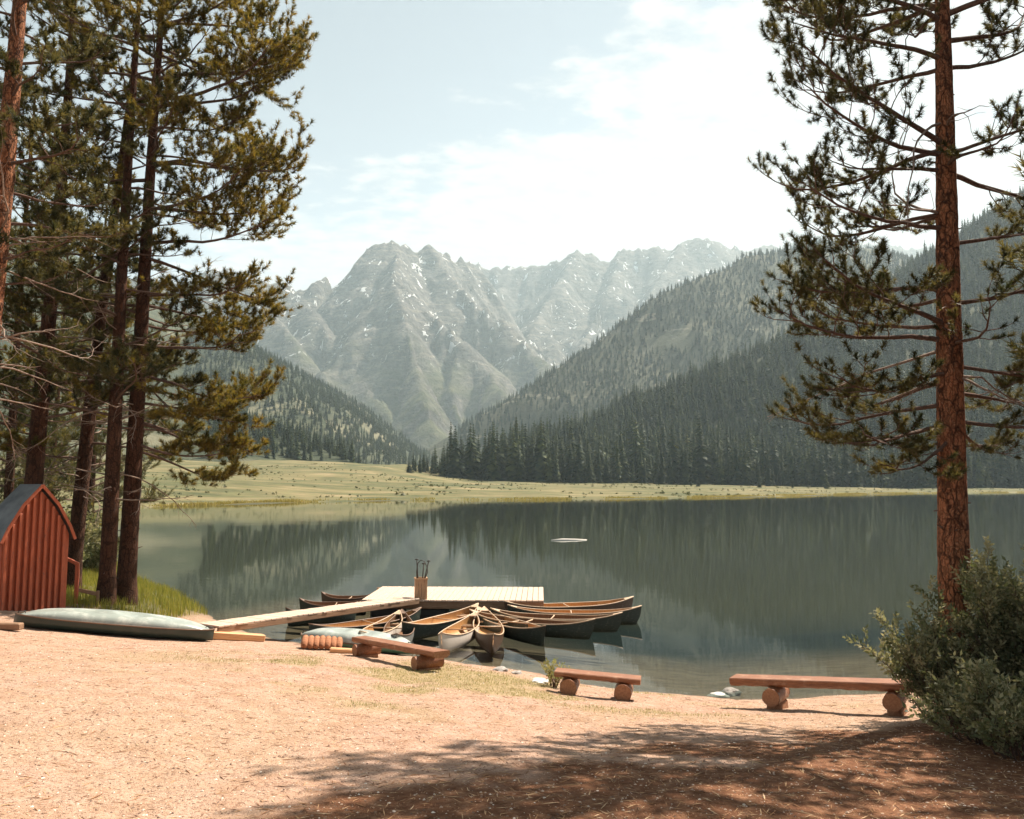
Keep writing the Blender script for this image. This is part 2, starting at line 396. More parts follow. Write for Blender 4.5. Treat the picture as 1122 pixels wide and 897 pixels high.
sp2 = t.math('MULTIPLY', t.rng(vq.outputs['Distance'], .24, .12), t.rng(sq.outputs[1], .5, .55)); sand = t.mix(t.math('MULTIPLY', sp2, .6), sand, (.60, .46, .35))
patchc = t.ramp(n_mid, [(.3, (.23, .20, .07)), (.7, (.33, .26, .125))])
c = t.mix(t.math('MULTIPLY', t.attr('patch'), .62), sand, patchc)
duffshadec = t.ramp(t.noise(9, 6, .7, P), [(.25, (.085, .036, .020)), (.5, (.185, .082, .042)), (.75, (.33, .18, .105))])  # needle litter brown, kept dark to deepen the tree shade
duffshadec = t.mix(t.math('MULTIPLY', sp2, .7), duffshadec, (.5, .30, .18))
c = t.mix(t.rng(t.math('ADD', t.attr('duff'), t.math('MULTIPLY', t.math('SUBTRACT', n_f, .5), .7)), .3, .75), c, duffshadec)
mead = t.ramp(t.noise(.045, 8, .72, P, sc=(.6, 1.3, 1)), [(.36, (.050, .060, .026)), (.46, (.098, .094, .044)), (.56, (.165, .138, .068)), (.66, (.26, .20, .11))])
mead = t.mix(t.rng(t.noise(.25, 6, .7, P), .45, .7, 0, .6), mead, (.14, .145, .06))
mead = t.mix(t.rng(t.noise(.6, 6, .75, P), .60, .70, 0, .7), mead, (.08, .08, .04))
c = t.mix(t.attr('grass'), c, mead)
sdf = t.attr('sdf')
wet = t.math('MULTIPLY', t.rng(sdf, .30, .02), t.math('SUBTRACT', 1., t.math('MULTIPLY', t.attr('grass'), .8)))
c = t.mix(t.math('MULTIPLY', wet, .45), c, (.24, .17, .12))
bedc = t.ramp(t.noise(1.5, 6, .7, P), [(.3, (.14, .095, .06)), (.7, (.33, .235, .16))])
bedc = t.mix(t.attr('grass'), t.mix(t.rng(sdf, -2., -16., 0, 1), bedc, (.014, .026, .027)), (.07, .065, .035))  # dark silt colour far out, standing in for light the deep water absorbs
c = t.mix(t.rng(sdf, .05, -.25), c, bedc)
h = t.math('ADD', t.math('MULTIPLY', n_f, .6), t.math('MULTIPLY', n_ff, .4))
h = t.math('ADD', h, t.math('MULTIPLY', spk, .5))
t.pbr(c, .95, t.bump(h, .9, .03, t.bump(t.noise(7, 5, .7, P), .6, .06, t.bump(t.noise(2.6, 4, .6, P), .6, .16))), .12)
M['ground'] = t.mat
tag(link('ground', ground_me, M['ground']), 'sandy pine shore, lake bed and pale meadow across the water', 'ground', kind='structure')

# water
t = NT('lake_water_surface')
P = t.pos
b1 = t.noise(.9, 3, .5, P, sc=(1, 1.7, 1)); b2 = t.noise(5, 2, .5, P, sc=(1, 1.4, 1)); b3 = t.noise(.12, 3, .5, P)
amp = t.rng(b3, .4, .62, .35, 1.)
hh = t.math('MULTIPLY', t.math('ADD', b1, t.math('MULTIPLY', b2, .12)), amp)
nrm = t.bump(hh, .065, .05)
fr = t.n('ShaderNodeFresnel'); fr.inputs[0].default_value = 1.33; t.l(nrm, fr.inputs['Normal'])
gl = t.n('ShaderNodeBsdfGlossy'); gl.inputs['Roughness'].default_value = .03; gl.inputs[0].default_value = (.96, .98, 1, 1); t.l(nrm, gl.inputs['Normal'])
tr = t.n('ShaderNodeBsdfTransparent'); tr.inputs[0].default_value = (.60, .66, .63, 1)
mx = t.n('ShaderNodeMixShader'); t.l(fr.outputs[0], mx.inputs[0]); t.l(tr.outputs[0], mx.inputs[1]); t.l(gl.outputs[0], mx.inputs[2]); t.l(mx.outputs[0], t.out.inputs[0])
M['water'] = t.mat
wme = npmesh('lake_water', [(-170, 6, 0), (480, 6, 0), (480, 470, 0), (-170, 470, 0)], np.array([[0, 1, 2, 3]]))
tag(link('lake_water', wme, M['water']), 'still dark teal lake water mirroring forest and mountains', 'lake', kind='structure')

# ------------------------------------------------------------------ mountains and hills (height fields from ridge lines)
def ridge_field(X, Y, ridges, gul=1.0, seed=0, gs=150., namp=95., crest_noise=15., jag=60.):
    H = np.full(X.shape, -1e4); 
    for ri, (pts, k) in enumerate(ridges):
        P_ = [at(*p) for p in pts]; L0 = 0; bd = np.full(X.shape, 1e9); bz = np.zeros(X.shape); bt = np.zeros(X.shape)
        for a, b in zip(P_[:-1], P_[1:]):
            ex, ey = b.x - a.x, b.y - a.y; L = math.hypot(ex, ey)
            tt = np.clip(((X - a.x) * ex + (Y - a.y) * ey) / L ** 2, 0, 1)
            d = np.hypot(X - a.x - tt * ex, Y - a.y - tt * ey); z = a.z + (b.z - a.z) * tt
            val = z - k * d; cur = bz - k * bd
            u = val > cur
            bd = np.where(u, d, bd); bz = np.where(u, z, bz); bt = np.where(u, L0 + tt * L, bt); L0 += L
        bz = bz + jag * (ridged(bt / 75, 0 * bt + ri, 4, seed + 31, .6) - .72) * np.exp(-bd / 160)
        g = ridged(bt / gs + (X + Y) / (gs * 9), bd / (gs * 4.5) + ri * 3.3, 5, seed + ri * 7, .55)
        g2 = ridged(X / 360, Y / 360, 6, seed + 50, .48)
        w_ = sstep(0, 150, bd); w2 = sstep(40, 420, bd); g = g * g + .22; g2 = g2 * g2 + .22
        h = bz - k * bd * (1 - .12 * sstep(300, 1200, bd)) + gul * w_ * (np.minimum(g, 1.02) - 1.02) * namp * 1.05 + gul * w2 * (np.minimum(g2, .98) - .98) * namp * 2.2
        h = h + (ridged(X / 55, Y / 55, 4, seed + 9, .6) - .62) * crest_noise
        H = np.maximum(H, h)
    return H
main_r = [
 ([(60, 290, 3300), (190, 310, 3200), (235, 292, 3200), (262, 301, 3200), (290, 304, 3250), (312, 306, 3250), (328, 315, 3250), (346, 306, 3250), (360, 302, 3300), (372, 306, 3300),
   (384, 290, 3350), (398, 276, 3350), (408, 266, 3400), (420, 260, 3400), (430, 261, 3400), (444, 268, 3450), (458, 279, 3500), (463, 272, 3500), (470, 267, 3500), (478, 270, 3500), (487, 275, 3550), (500, 282, 3600), (520, 289, 3700)], .95),
 ([(430, 303, 3000), (445, 312, 2960), (462, 330, 2900), (486, 352, 2800), (510, 372, 2700), (533, 402, 2560), (548, 428, 2400)], .85),
 ([(430, 303, 3000), (421, 318, 2980), (405, 340, 2930), (394, 362, 2860), (385, 388, 2760), (380, 415, 2600)], .9),
 ([(430, 303, 3000), (434, 290, 3150), (436, 275, 3300)], 1.0),
 ([(470, 267, 3500), (492, 300, 3300), (520, 330, 3150), (560, 356, 3000), (600, 395, 2800)], .85),
 ([(262, 301, 3200), (285, 330, 3050), (310, 350, 2900), (330, 385, 2700)], .85),
 ([(430, 303, 3000), (445, 350, 2700), (455, 400, 2450), (470, 450, 2150)], .8),
 ([(328, 315, 3250), (350, 350, 3000), (372, 385, 2800), (398, 420, 2550), (440, 465, 2200)], .8),
]
back_r = [
 ([(480, 300, 4600), (520, 288, 4500), (560, 292, 4500), (600, 290, 4450), (615, 283, 4400), (632, 273, 4400), (645, 277, 4400), (655, 281, 4400), (668, 283, 4400), (680, 274, 4400), (700, 272, 4400), (720, 268, 4400), (733, 270, 4400), (748, 262, 4400), (776, 261, 4400),
   (800, 269, 4500), (815, 272, 4600), (840, 268, 4700), (862, 268, 4800), (888, 257, 4800), (930, 262, 4900), (1000, 270, 5000), (1122, 262, 5000), (1300, 262, 5000)], .85),
 ([(632, 273, 4400), (610, 310, 4100), (590, 345, 3800), (575, 380, 3500)], .8),
 ([(680, 274, 4400), (668, 310, 4100), (650, 350, 3800), (630, 390, 3500)], .8),
 ([(748, 262, 4400), (720, 305, 4050), (700, 345, 3700)], .8),
 ([(560, 292, 4500), (540, 330, 4200), (530, 360, 3900)], .8),
]
t = NT('mountain_rock')
P = t.pos; sepn = t.n('ShaderNodeSeparateXYZ'); t.l(t.geo.outputs['Normal'], sepn.inputs[0]); sepp = t.n('ShaderNodeSeparateXYZ'); t.l(P, sepp.inputs[0])
n1_ = t.noise(.005, 8, .65, P); n2_ = t.noise(.035, 8, .7, P)
rock = t.ramp(n2_, [(.3, (.070, .066, .060)), (.5, (.125, .115, .104)), (.7, (.235, .215, .19))])
strat = t.noise(.02, 6, .7, P, sc=(.5, .5, 3.)); rock = t.mix(t.rng(strat, .5, .64, 0, .5), rock, (.34, .295, .24)); rock = t.mix(t.rng(t.noise(.016, 8, .72, P, sc=(1.6, 1.6, .5)), .50, .64, 0, .8), rock, (.075, .072, .066))
grn = t.ramp(n2_, [(.35, (.060, .070, .038)), (.65, (.15, .145, .085))])
hfac = t.math('ADD', t.math('MULTIPLY', sepp.outputs[2], -.0026), t.math('MULTIPLY', t.math('SUBTRACT', n1_, .5), 3.2))
gm = t.math('MULTIPLY', t.rng(hfac, -1.55, -.55), t.rng(sepn.outputs[2], .45, .75)); cc = t.mix(gm, rock, grn)
sn = t.noise(.015, 8, .62, P, sc=(1.9, 1.9, .45), dist=.9)
smask = t.math('MULTIPLY', t.rng(sn, .615, .627), t.rng(sepp.outputs[2], 330, 520)); cc = t.mix(smask, cc, (.85, .85, .84))
t.pbr(cc, .95, t.bump(n2_, 1., 20., t.bump(t.noise(.16, 6, .75, P), .9, 6.)), .1); M['rock'] = t.mat
me = grid_mesh('mountains', np.arange(-2400, 1000, 9.), np.arange(1750, 3900, 9.),
               lambda X, Y: np.maximum(ridge_field(X, Y, main_r, 1, 3), -30))
tag(link('mountain_range', me, M['rock']), 'craggy grey twin summit massif with snow streaks at valley head', 'mountain', kind='structure')
me = grid_mesh('far_range', np.arange(-1100, 4200, 16.), np.arange(3000, 5300, 14.),
               lambda X, Y: np.maximum(ridge_field(X, Y, back_r, 1, 23), -30))
tag(link('distant_mountain_range', me, M['rock']), 'hazy serrated ridge with snow gullies behind the main summit', 'mountain', kind='structure')

# nearer forested hills
def crest_hill(crest, D, p=1.25, seed=0, rough=10, back=.5):
    """crest: (u,v,Y) points; D: reach of the foot in front of the crest at each point"""
    C_ = [at(*c) for c in crest]; cx = np.array([c.x for c in C_]); cyy = np.array([c.y for c in C_]); cz = np.array([c.z for c in C_]); Dn = np.array(D, float)
    def f(X, Y):
        bd = np.full(X.shape, 1e9); bz = np.zeros(X.shape); bD = np.ones(X.shape); bt = np.zeros(X.shape); L0 = 0; sg = np.ones(X.shape)
        for i in range(len(cx) - 1):
            ex, ey = cx[i + 1] - cx[i], cyy[i + 1] - cyy[i]; L = math.hypot(ex, ey)
            tt = np.clip(((X - cx[i]) * ex + (Y - cyy[i]) * ey) / L ** 2, 0, 1)
            d = np.hypot(X - cx[i] - tt * ex, Y - cyy[i] - tt * ey); u = d < bd
            bd = np.where(u, d, bd); bz = np.where(u, cz[i] + (cz[i + 1] - cz[i]) * tt, bz); bD = np.where(u, Dn[i] + (Dn[i + 1] - Dn[i]) * tt, bD)
            bt = np.where(u, L0 + tt * L, bt); L0 += L
        q = np.clip(bd / bD, 0, 1.6)
        h = bz * (1 - q ** p) 
        w_ = sstep(0, .25, q) * sstep(1.1, .7, q)
        h = h + w_ * ((fbm(X / 130, Y / 130, 4, seed) - .5) * rough * 3 + (ridged(bt / 160, bd / 900, 4, seed + 4) - .6) * rough * 2.5)
        return h - 2
    return f
H1 = crest_hill([(400, 527, 640), (470, 508, 640), (560, 492, 660), (640, 478, 700), (700, 456, 740), (760, 421, 780), (850, 380, 830), (950, 330, 900), (1030, 275, 950), (1122, 215, 1020), (1300, 120, 1150), (1500, 60, 1200)],
                [150, 190, 220, 260, 300, 340, 390, 450, 500, 560, 650, 700], 1.15, 60, 6)
H2 = crest_hill([(500, 500, 1350), (531, 464, 1400), (550, 442, 1430), (600, 409, 1470), (650, 377, 1510), (680, 354, 1540), (715, 326, 1570), (735, 316, 1590), (765, 304, 1620), (800, 292, 1660), (815, 279, 1680), (850, 275, 1720), (880, 267, 1750), (900, 264, 1780), (960, 272, 1850), (1020, 290, 1900), (1150, 300, 1950), (1400, 250, 2000)],
                [200, 260, 330, 420, 500, 540, 580, 600, 640, 680, 700, 720, 740, 760, 780, 800, 800, 800], 1.05, 70, 12)
H3 = crest_hill([(-300, 120, 1300), (0, 230, 1300), (150, 318, 1300), (240, 362, 1320), (275, 378, 1350), (310, 397, 1370), (350, 420, 1400), (390, 441, 1430), (420, 462, 1450), (445, 488, 1470), (462, 508, 1500)],
                [900, 800, 700, 640, 600, 560, 500, 420, 340, 240, 150], 1.1, 80, 12)
H4 = crest_hill([(-200, 330, 600), (100, 410, 620), (200, 440, 640), (262, 458, 660), (300, 474, 680), (340, 490, 700), (380, 508, 720), (412, 524, 740)],
                [300, 290, 270, 250, 220, 180, 130, 80], 1.1, 90, 3)
t = NT('forest_floor'); P = t.pos
c = t.ramp(t.noise(.02, 7, .65, P), [(.3, (.025, .034, .022)), (.5, (.05, .058, .035)), (.7, (.10, .10, .06))])
c = t.mix(t.rng(t.noise(.006, 5, .6, P), .56, .66, 0, .6), c, (.24, .215, .14)); t.pbr(c, .95, t.bump(t.noise(.2, 5, .7, P), .8, 2.), .08); M['slope'] = t.mat
t = NT('mossy_slope'); P = t.pos
c = t.ramp(t.noise(.012, 8, .68, P, sc=(1, 1, .6)), [(.3, (.045, .050, .034)), (.5, (.085, .088, .058)), (.7, (.16, .15, .105))])
c = t.mix(t.rng(t.noise(.02, 6, .65, P, sc=(.5, .5, 2)), .60, .66, 0, .55), c, (.34, .30, .22))
t.pbr(c, .95, t.bump(t.noise(.09, 6, .75, P), .9, 5.), .08); M['mossy'] = t.mat
for nm, f, x0, x1, y0, y1, st, mt, lab in (
    ('forested_hill', H1, -160, 1300, 400, 1300, 7, 'slope', 'steep near slope carrying the dark spruce forest'),
    ('hazy_hill', H2, -260, 2000, 850, 2300, 11, 'mossy', 'hazy green grey mountain shoulder behind the forest'),
    ('green_hill', H3, -2200, 0, 650, 2100, 11, 'slope', 'green valley flank descending behind the tall pines'),
    ('low_wooded_hill', H4, -800, -60, 380, 850, 7, 'slope', 'low dark wooded rise above the meadow')):
    me = grid_mesh(nm, np.arange(x0, x1, st, float), np.arange(y0, y1, st, float), lambda X, Y, f=f: np.maximum(f(X, Y), -8))
    tag(link(nm, me, M[mt]), lab, 'hill', kind='structure')

# ------------------------------------------------------------------ conifers
def conifer_crown(seed, tiers, per, h=1.0, rad=.16):
    r_ = random.Random(seed); V = []; F = []; A = []
    for i in range(tiers):
        t_ = (i + .3 * r_.random()) / tiers; z = h * (.05 + .93 * t_)
        rr = rad * (1 - t_) ** .85 * (.75 + .5 * r_.random()) * (1 if t_ > .1 else .8) + .006
        n = max(3, int(per * (1 - t_ * .55))); a0 = r_.random() * 6.3
        for k in range(n):
            a = a0 + 6.283 * k / n + r_.uniform(-.3, .3); q = rr * r_.uniform(.62, 1.2); dr = q * r_.uniform(.25, .65); wd = q * r_.uniform(.22, .4) + .004
            ca, sa = math.cos(a), math.sin(a); o = len(V)
            V += [(0, 0, z + .02), (ca * q * .55 - sa * wd, sa * q * .55 + ca * wd, z - dr * .45), (ca * q, sa * q, z - dr), (ca * q * .55 + sa * wd, sa * q * .55 - ca * wd, z - dr * .45)]
            F.append((o, o + 1, o + 2, o + 3)); v_ = r_.random() ** 1.5; A += [v_ * .4, v_, min(1, v_ + .3), v_]
    return np.array(V), np.array(F), np.array(A)
def trunk_mb(h, r):
    mb = MB(); mb.tube([(0, 0, -.04 * h), (0, 0, h * .25), (0, 0, h * .97)], [r, r * .8, r * .1], 6); return mb
CON = []
for k, (tiers, per, rad) in enumerate(((26, 11, .16), (24, 11, .195), (28, 11, .135), (22, 11, .22), (22, 10, .17), (25, 11, .15))):
    V, F, A = conifer_crown(100 + k, tiers, per, 1., rad); CON.append(npmesh('conifer_crown', V, F, False, attrs={'var': A})); CON[-1].materials.append(M['spruce'])
CONLO = []
for k, (tiers, per, rad) in enumerate(((11, 6, .17), (12, 6, .14), (10, 6, .2))):
    V, F, A = conifer_crown(200 + k, tiers, per, 1., rad); CONLO.append(npmesh('small_crown', V, F, False, attrs={'var': A})); CONLO[-1].materials.append(M['spruce'])
tme = trunk_mb(1., .012).build('trunk', M['bark_dark']); TRK = tme.data; bpy.data.objects.remove(tme)

def make_conifer(loc, h, k, rz, name='spruce_tree', label=None, group=None, wide=1.):
    o = empty(name, loc, rz, label, 'tree', group); o.scale = (h * wide, h * wide, h)
    for nm, me_ in (('trunk', TRK), ('crown', CON[k])):
        c_ = bpy.data.objects.new(nm, me_); COL.objects.link(c_); c_.parent = o
    return o
def jitter_grid(x0, x1, y0, y1, st, seed):
    r_ = np.random.default_rng(seed); X, Y = np.meshgrid(np.arange(x0, x1, st), np.arange(y0, y1, st))
    return X.ravel() + r_.uniform(-.5, .5, X.size) * st, Y.ravel() + r_.uniform(-.5, .5, X.size) * st
def px(x, y, z):
    yy = y; zz_ = z - CAMZ; f = yy * math.cos(TH) + zz_ * math.sin(TH); u = -yy * math.sin(TH) + zz_ * math.cos(TH)
    return 561 + FPX * x / f, 448.5 - FPX * u / f
# near forest on the right
X, Y = jitter_grid(-70, 1000, 425, 1120, 6.8, 5)
U = 561 + FPX * X / Y
edge = 436 + (fbm(X / 30, Y * 0, 3, 41) - .5) * 46 + np.clip((X - 120) * .05, 0, 40)
lft = -60 + (Y - 430) * .16 + (vnoise(X / 15, Y / 15, 43) - .5) * 8
g0 = G(X, Y); hz = np.maximum(H1(X, Y), g0); 
keep = (Y > edge) & (X > lft) & (U < 1180) & (rng.random(X.size) < .9)
X, Y, hz, U = X[keep], Y[keep], hz[keep], U[keep]
tipf = .42 + .58 * sstep(0, 34, X - (-60 + (Y - 430) * .16))
HT = (15 + 15 * rng.random(X.size) ** .9) * tipf * (1 - .25 * sstep(560, 900, Y)) * (1 + .9 * (fbm(X / 28, Y / 28, 3, 77) - .5)); HT = HT * np.where(rng.random(X.size) < .08, 1.3, 1) * np.where(rng.random(X.size) < .25, .62, 1)
order = np.argsort(Y + np.where((U > 1130) | (U < 430), 5000, 0))
ind = order[:240]; rest = order[240:]
for q, i in enumerate(ind):
    make_conifer((X[i], Y[i], hz[i] - .4), HT[i], random.randrange(6), random.random() * 6.28, 'spruce_tree', 'tall dark narrow spruce in the front rows of the forest edge across the lake', 'spruces at the forest edge')
NEAR_REST = (X[rest], Y[rest], hz[rest] - .5, HT[rest])
# left wooded rise: nearest ones as individuals
X, Y = jitter_grid(-420, -60, 430, 780, 7.0, 6); U = 561 + FPX * X / Y
hz = H4(X, Y); keep = (hz > G(X, Y) + 1.0) & (U > 225) & (rng.random(X.size) < .85); X, Y, hz = X[keep], Y[keep], hz[keep]
HT = (9 + 9 * rng.random(X.size)) * .95; order = np.argsort(Y - .9 * np.abs(X))
ind = order[:50]; rest = order[50:]
for i in ind:
    make_conifer((X[i], Y[i], hz[i] - .4), HT[i], random.randrange(6), random.random() * 6.28, 'spruce_tree', 'small blue grey spruce along the toe of the left wooded rise', 'spruces on the left rise')
LEFT_REST = (X[rest], Y[rest], hz[rest] - .5, HT[rest])

def gn_forest(name, pts, sources, label):
    x, y, z, s = pts; me = bpy.data.meshes.new(name); n = len(x)
    me.vertices.add(n); me.vertices.foreach_set('co', np.stack([x, y, z], 1).astype(np.float32).ravel())
    r_ = np.random.default_rng(len(x))
    for k, a in (('tscale', s), ('trot', r_.random(n) * 6.28), ('twid', r_.uniform(.85, 1.3, n))):
        at_ = me.attributes.new(k, 'FLOAT', 'POINT'); at_.data.foreach_set('value', a.astype(np.float32))
    at_ = me.attributes.new('tpick', 'INT', 'POINT'); at_.data.foreach_set('value', r_.integers(0, len(sources), n).astype(np.int32))
    o = bpy.data.objects.new(name, me); COL.objects.link(o); tag(o, label, 'forest', kind='stuff')
    ng = bpy.data.node_groups.new(name, 'GeometryNodeTree'); ng.interface.new_socket('Geometry', in_out='INPUT', socket_type='NodeSocketGeometry'); ng.interface.new_socket('Geometry', in_out='OUTPUT', socket_type='NodeSocketGeometry')
    N = ng.nodes; L = ng.links; gi = N.new('NodeGroupInput'); go = N.new('NodeGroupOutput')
    iop = N.new('GeometryNodeInstanceOnPoints'); jg = N.new('GeometryNodeJoinGeometry')
    for so_ in sources:
        oi = N.new('GeometryNodeObjectInfo'); oi.inputs['Object'].default_value = so_; oi.inputs['As Instance'].default_value = True; oi.transform_space = 'ORIGINAL'; L.new(oi.outputs['Geometry'], jg.inputs[0])
    def na(nm, ty='FLOAT'):
        a = N.new('GeometryNodeInputNamedAttribute'); a.data_type = ty; a.inputs['Name'].default_value = nm; return a.outputs['Attribute']
    L.new(gi.outputs[0], iop.inputs['Points']); L.new(jg.outputs[0], iop.inputs['Instance']); iop.inputs['Pick Instance'].default_value = True
    L.new(na('tpick', 'INT'), iop.inputs['Instance Index'])
    cr_ = N.new('ShaderNodeCombineXYZ'); L.new(na('trot'), cr_.inputs[2]); L.new(cr_.outputs[0], iop.inputs['Rotation'])
    sc_ = N.new('ShaderNodeCombineXYZ'); mm = N.new('ShaderNodeMath'); mm.operation = 'MULTIPLY'; s_ = na('tscale'); L.new(s_, mm.inputs[0]); L.new(na('twid'), mm.inputs[1])
    L.new(mm.outputs[0], sc_.inputs[0]); L.new(mm.outputs[0], sc_.inputs[1]); L.new(s_, sc_.inputs[2]); L.new(sc_.outputs[0], iop.inputs['Scale'])
    L.new(iop.outputs[0], go.inputs[0])
    md = o.modifiers.new('trees', 'NODES'); md.node_group = ng; return o
# real trees at unit size serve as sources: the small meadow spruces
meadow = [(765, 522, 395, 4.2, 3, 'small bushy spruce standing on the meadow before the middle of the forest', 1.5),
          (757, 523, 400, 3.2, 4, 'smaller spruce close beside the bushy meadow spruce', 1.6),
          (832, 520, 390, 4.6, 3, 'stubby pointed spruce on the sunlit meadow left of the dense branch tips', 1.5),
          (868, 519, 380, 3.4, 1, 'tiny lone spruce on the bright meadow strip', 1.5),
          (905, 519, 385, 8.5, 1, 'pale cone shaped spruce apart from the forest on the right meadow', 1.35),
          (448, 527, 410, 6.2, 3, 'round bushy spruce at the left tip of the forest', 2.2)]
for u, v, Yd, h, k, lab, wd in meadow:
    p = at(u, v, Yd); make_conifer((p.x, p.y, gz(p.x, p.y) - .2), h, k, random.random() * 6, 'meadow_spruce', lab, 'spruces standing alone on the meadow', wd)
SRC = []
seen = set()
for o in COL.objects:
    if o.name.startswith('crown') and o.data.name not in seen and o.data in CON: SRC.append(o); seen.add(o.data.name)
gn_forest('spruce_forest', NEAR_REST, SRC, 'dense dark spruce forest climbing the near slope on the right')
gn_forest('wooded_rise', LEFT_REST, SRC, 'dark spruces covering the low rise left of the valley mouth')
# far forests
def scatter(f, x0, x1, y0, y1, st, seed, hmin, hmax, dens_s, thr, umin, umax):
    X, Y = jitter_grid(x0, x1, y0, y1, st, seed); U = 561 + FPX * X / Y; hz = f(X, Y)
    dn = fbm(X / dens_s, Y / dens_s, 4, seed); keep = (hz > 6) & (dn > thr) & (U > umin) & (U < umax); X, Y, hz = X[keep], Y[keep], hz[keep]
    return X, Y, hz - .5, hmin + (hmax - hmin) * np.random.default_rng(seed).random(X.size)
FAR2 = scatter(H2, -100, 1500, 900, 2000, 9.5, 8, 9, 18, 90, .28, 480, 1150)
FAR3 = scatter(H3, -1100, 0, 700, 1600, 9, 9, 9, 16, 110, .33, 200, 480)

V, F, A = conifer_crown(300, 10, 6, 1., .17)
gn_forest('hazy_forest', FAR2, SRC[:3], 'faint forest covering the hazy mountain shoulder')
gn_forest('hillside_forest', FAR3, SRC[:3], 'scattered forest on the green valley flank')

# ------------------------------------------------------------------ haze
hb = MB(); hb.box((900, 2300, 800), (8600, 6300, 1630)); ho = hb.build('haze', [], fix=False)
t = bpy.data.materials.new('haze_air'); t.use_nodes = True; tn = t.node_tree; tn.nodes.clear()
hv = tn.nodes.new('ShaderNodeVolumePrincipled'); hv.inputs['Density'].default_value = 1.0e-4; hv.inputs['Color'].default_value = (.74, .92, 1.0, 1); hv.inputs['Anisotropy'].default_value = .25
ho_out = tn.nodes.new('ShaderNodeOutputMaterial'); tn.links.new(hv.outputs[0], ho_out.inputs['Volume']); ho.data.materials.append(t)
tag(ho, 'pale blue summer haze filling the valley', 'haze', kind='stuff')

# ------------------------------------------------------------------ pines
def tuft_template(n, nl, wd, seed, tw=.16, spread=(.45, 1.15)):
    r_ = random.Random(seed); T = []
    for i in range(n):
        t_ = i / (n - 1); a = i * 2.4 + r_.random(); sp = r_.uniform(*spread) * (1.15 - .55 * t_)
        o = Vector((0, 0, tw * t_)); d = Vector((math.cos(a) * math.sin(sp), math.sin(a) * math.sin(sp), math.cos(sp)))
        l = nl * r_.uniform(.75, 1.1); s = d.cross(Vector((r_.uniform(-1, 1), r_.uniform(-1, 1), r_.uniform(-1, 1)))).normalized() * wd * .5
        T.append([o - s, o + s, o + d * l])
    return np.array([[list(p) for p in tri] for tri in T])  # n,3,3
def frames(D):
    """rotation matrices taking z to each direction"""
    D = D / np.linalg.norm(D, axis=1, keepdims=True); ref = np.where(np.abs(D[:, 2:3]) < .9, np.array([[0, 0, 1.]]), np.array([[1., 0, 0]]))
    A_ = np.cross(ref, D); A_ /= np.linalg.norm(A_, axis=1, keepdims=True); B_ = np.cross(D, A_); return np.stack([A_, B_, D], 2)
def needles(pos, dirs, temps, r_, smin=.8, smax=1.25, vbias=1.):
    pos = np.array(pos); dirs = np.array(dirs); n = len(pos); which = r_.integers(0, len(temps), n); Vs = []; As = []
    roll = r_.random(n) * 6.28
    for k, T in enumerate(temps):
        idx = np.where(which == k)[0]
        if not len(idx): continue
        Rm = frames(dirs[idx]); c, s = np.cos(roll[idx]), np.sin(roll[idx]); Z = np.zeros_like(c); O = np.ones_like(c)
        Rz = np.stack([np.stack([c, -s, Z], 1), np.stack([s, c, Z], 1), np.stack([Z, Z, O], 1)], 1); Rm = Rm @ Rz
        sc_ = r_.uniform(smin, smax, len(idx)); P_ = T.reshape(-1, 3)
        W = np.einsum('nij,kj->nki', Rm, P_) * sc_[:, None, None] + pos[idx][:, None, :]
        Vs.append(W.reshape(-1, 3)); v = r_.random(len(idx)) ** vbias
        As.append(np.clip(np.repeat(v, len(P_)) + np.tile(np.where(np.arange(len(P_)) % 3 == 2, .12, -.05), len(idx)), 0, 1))
    V = np.concatenate(Vs); return V, np.arange(len(V)).reshape(-1, 3), np.concatenate(As)
def curve(p0, d, L, n, r_, up=0., wob=.12, tipup=0.):
    P_ = [Vector(p0)]; d = Vector(d).normalized(); s = L / n
    for i in range(n):
        t_ = i / n
        d = (d + Vector((r_.gauss(0, wob), r_.gauss(0, wob), r_.gauss(0, wob) * .7 + up / n + tipup * t_ * t_ * 3 / n))).normalized(); P_.append(P_[-1] + d * s)
    return P_
def along(P_, t_):
    f = t_ * (len(P_) - 1); i = min(int(f), len(P_) - 2); return P_[i].lerp(P_[i + 1], f - i), (P_[i + 1] - P_[i]).normalized()
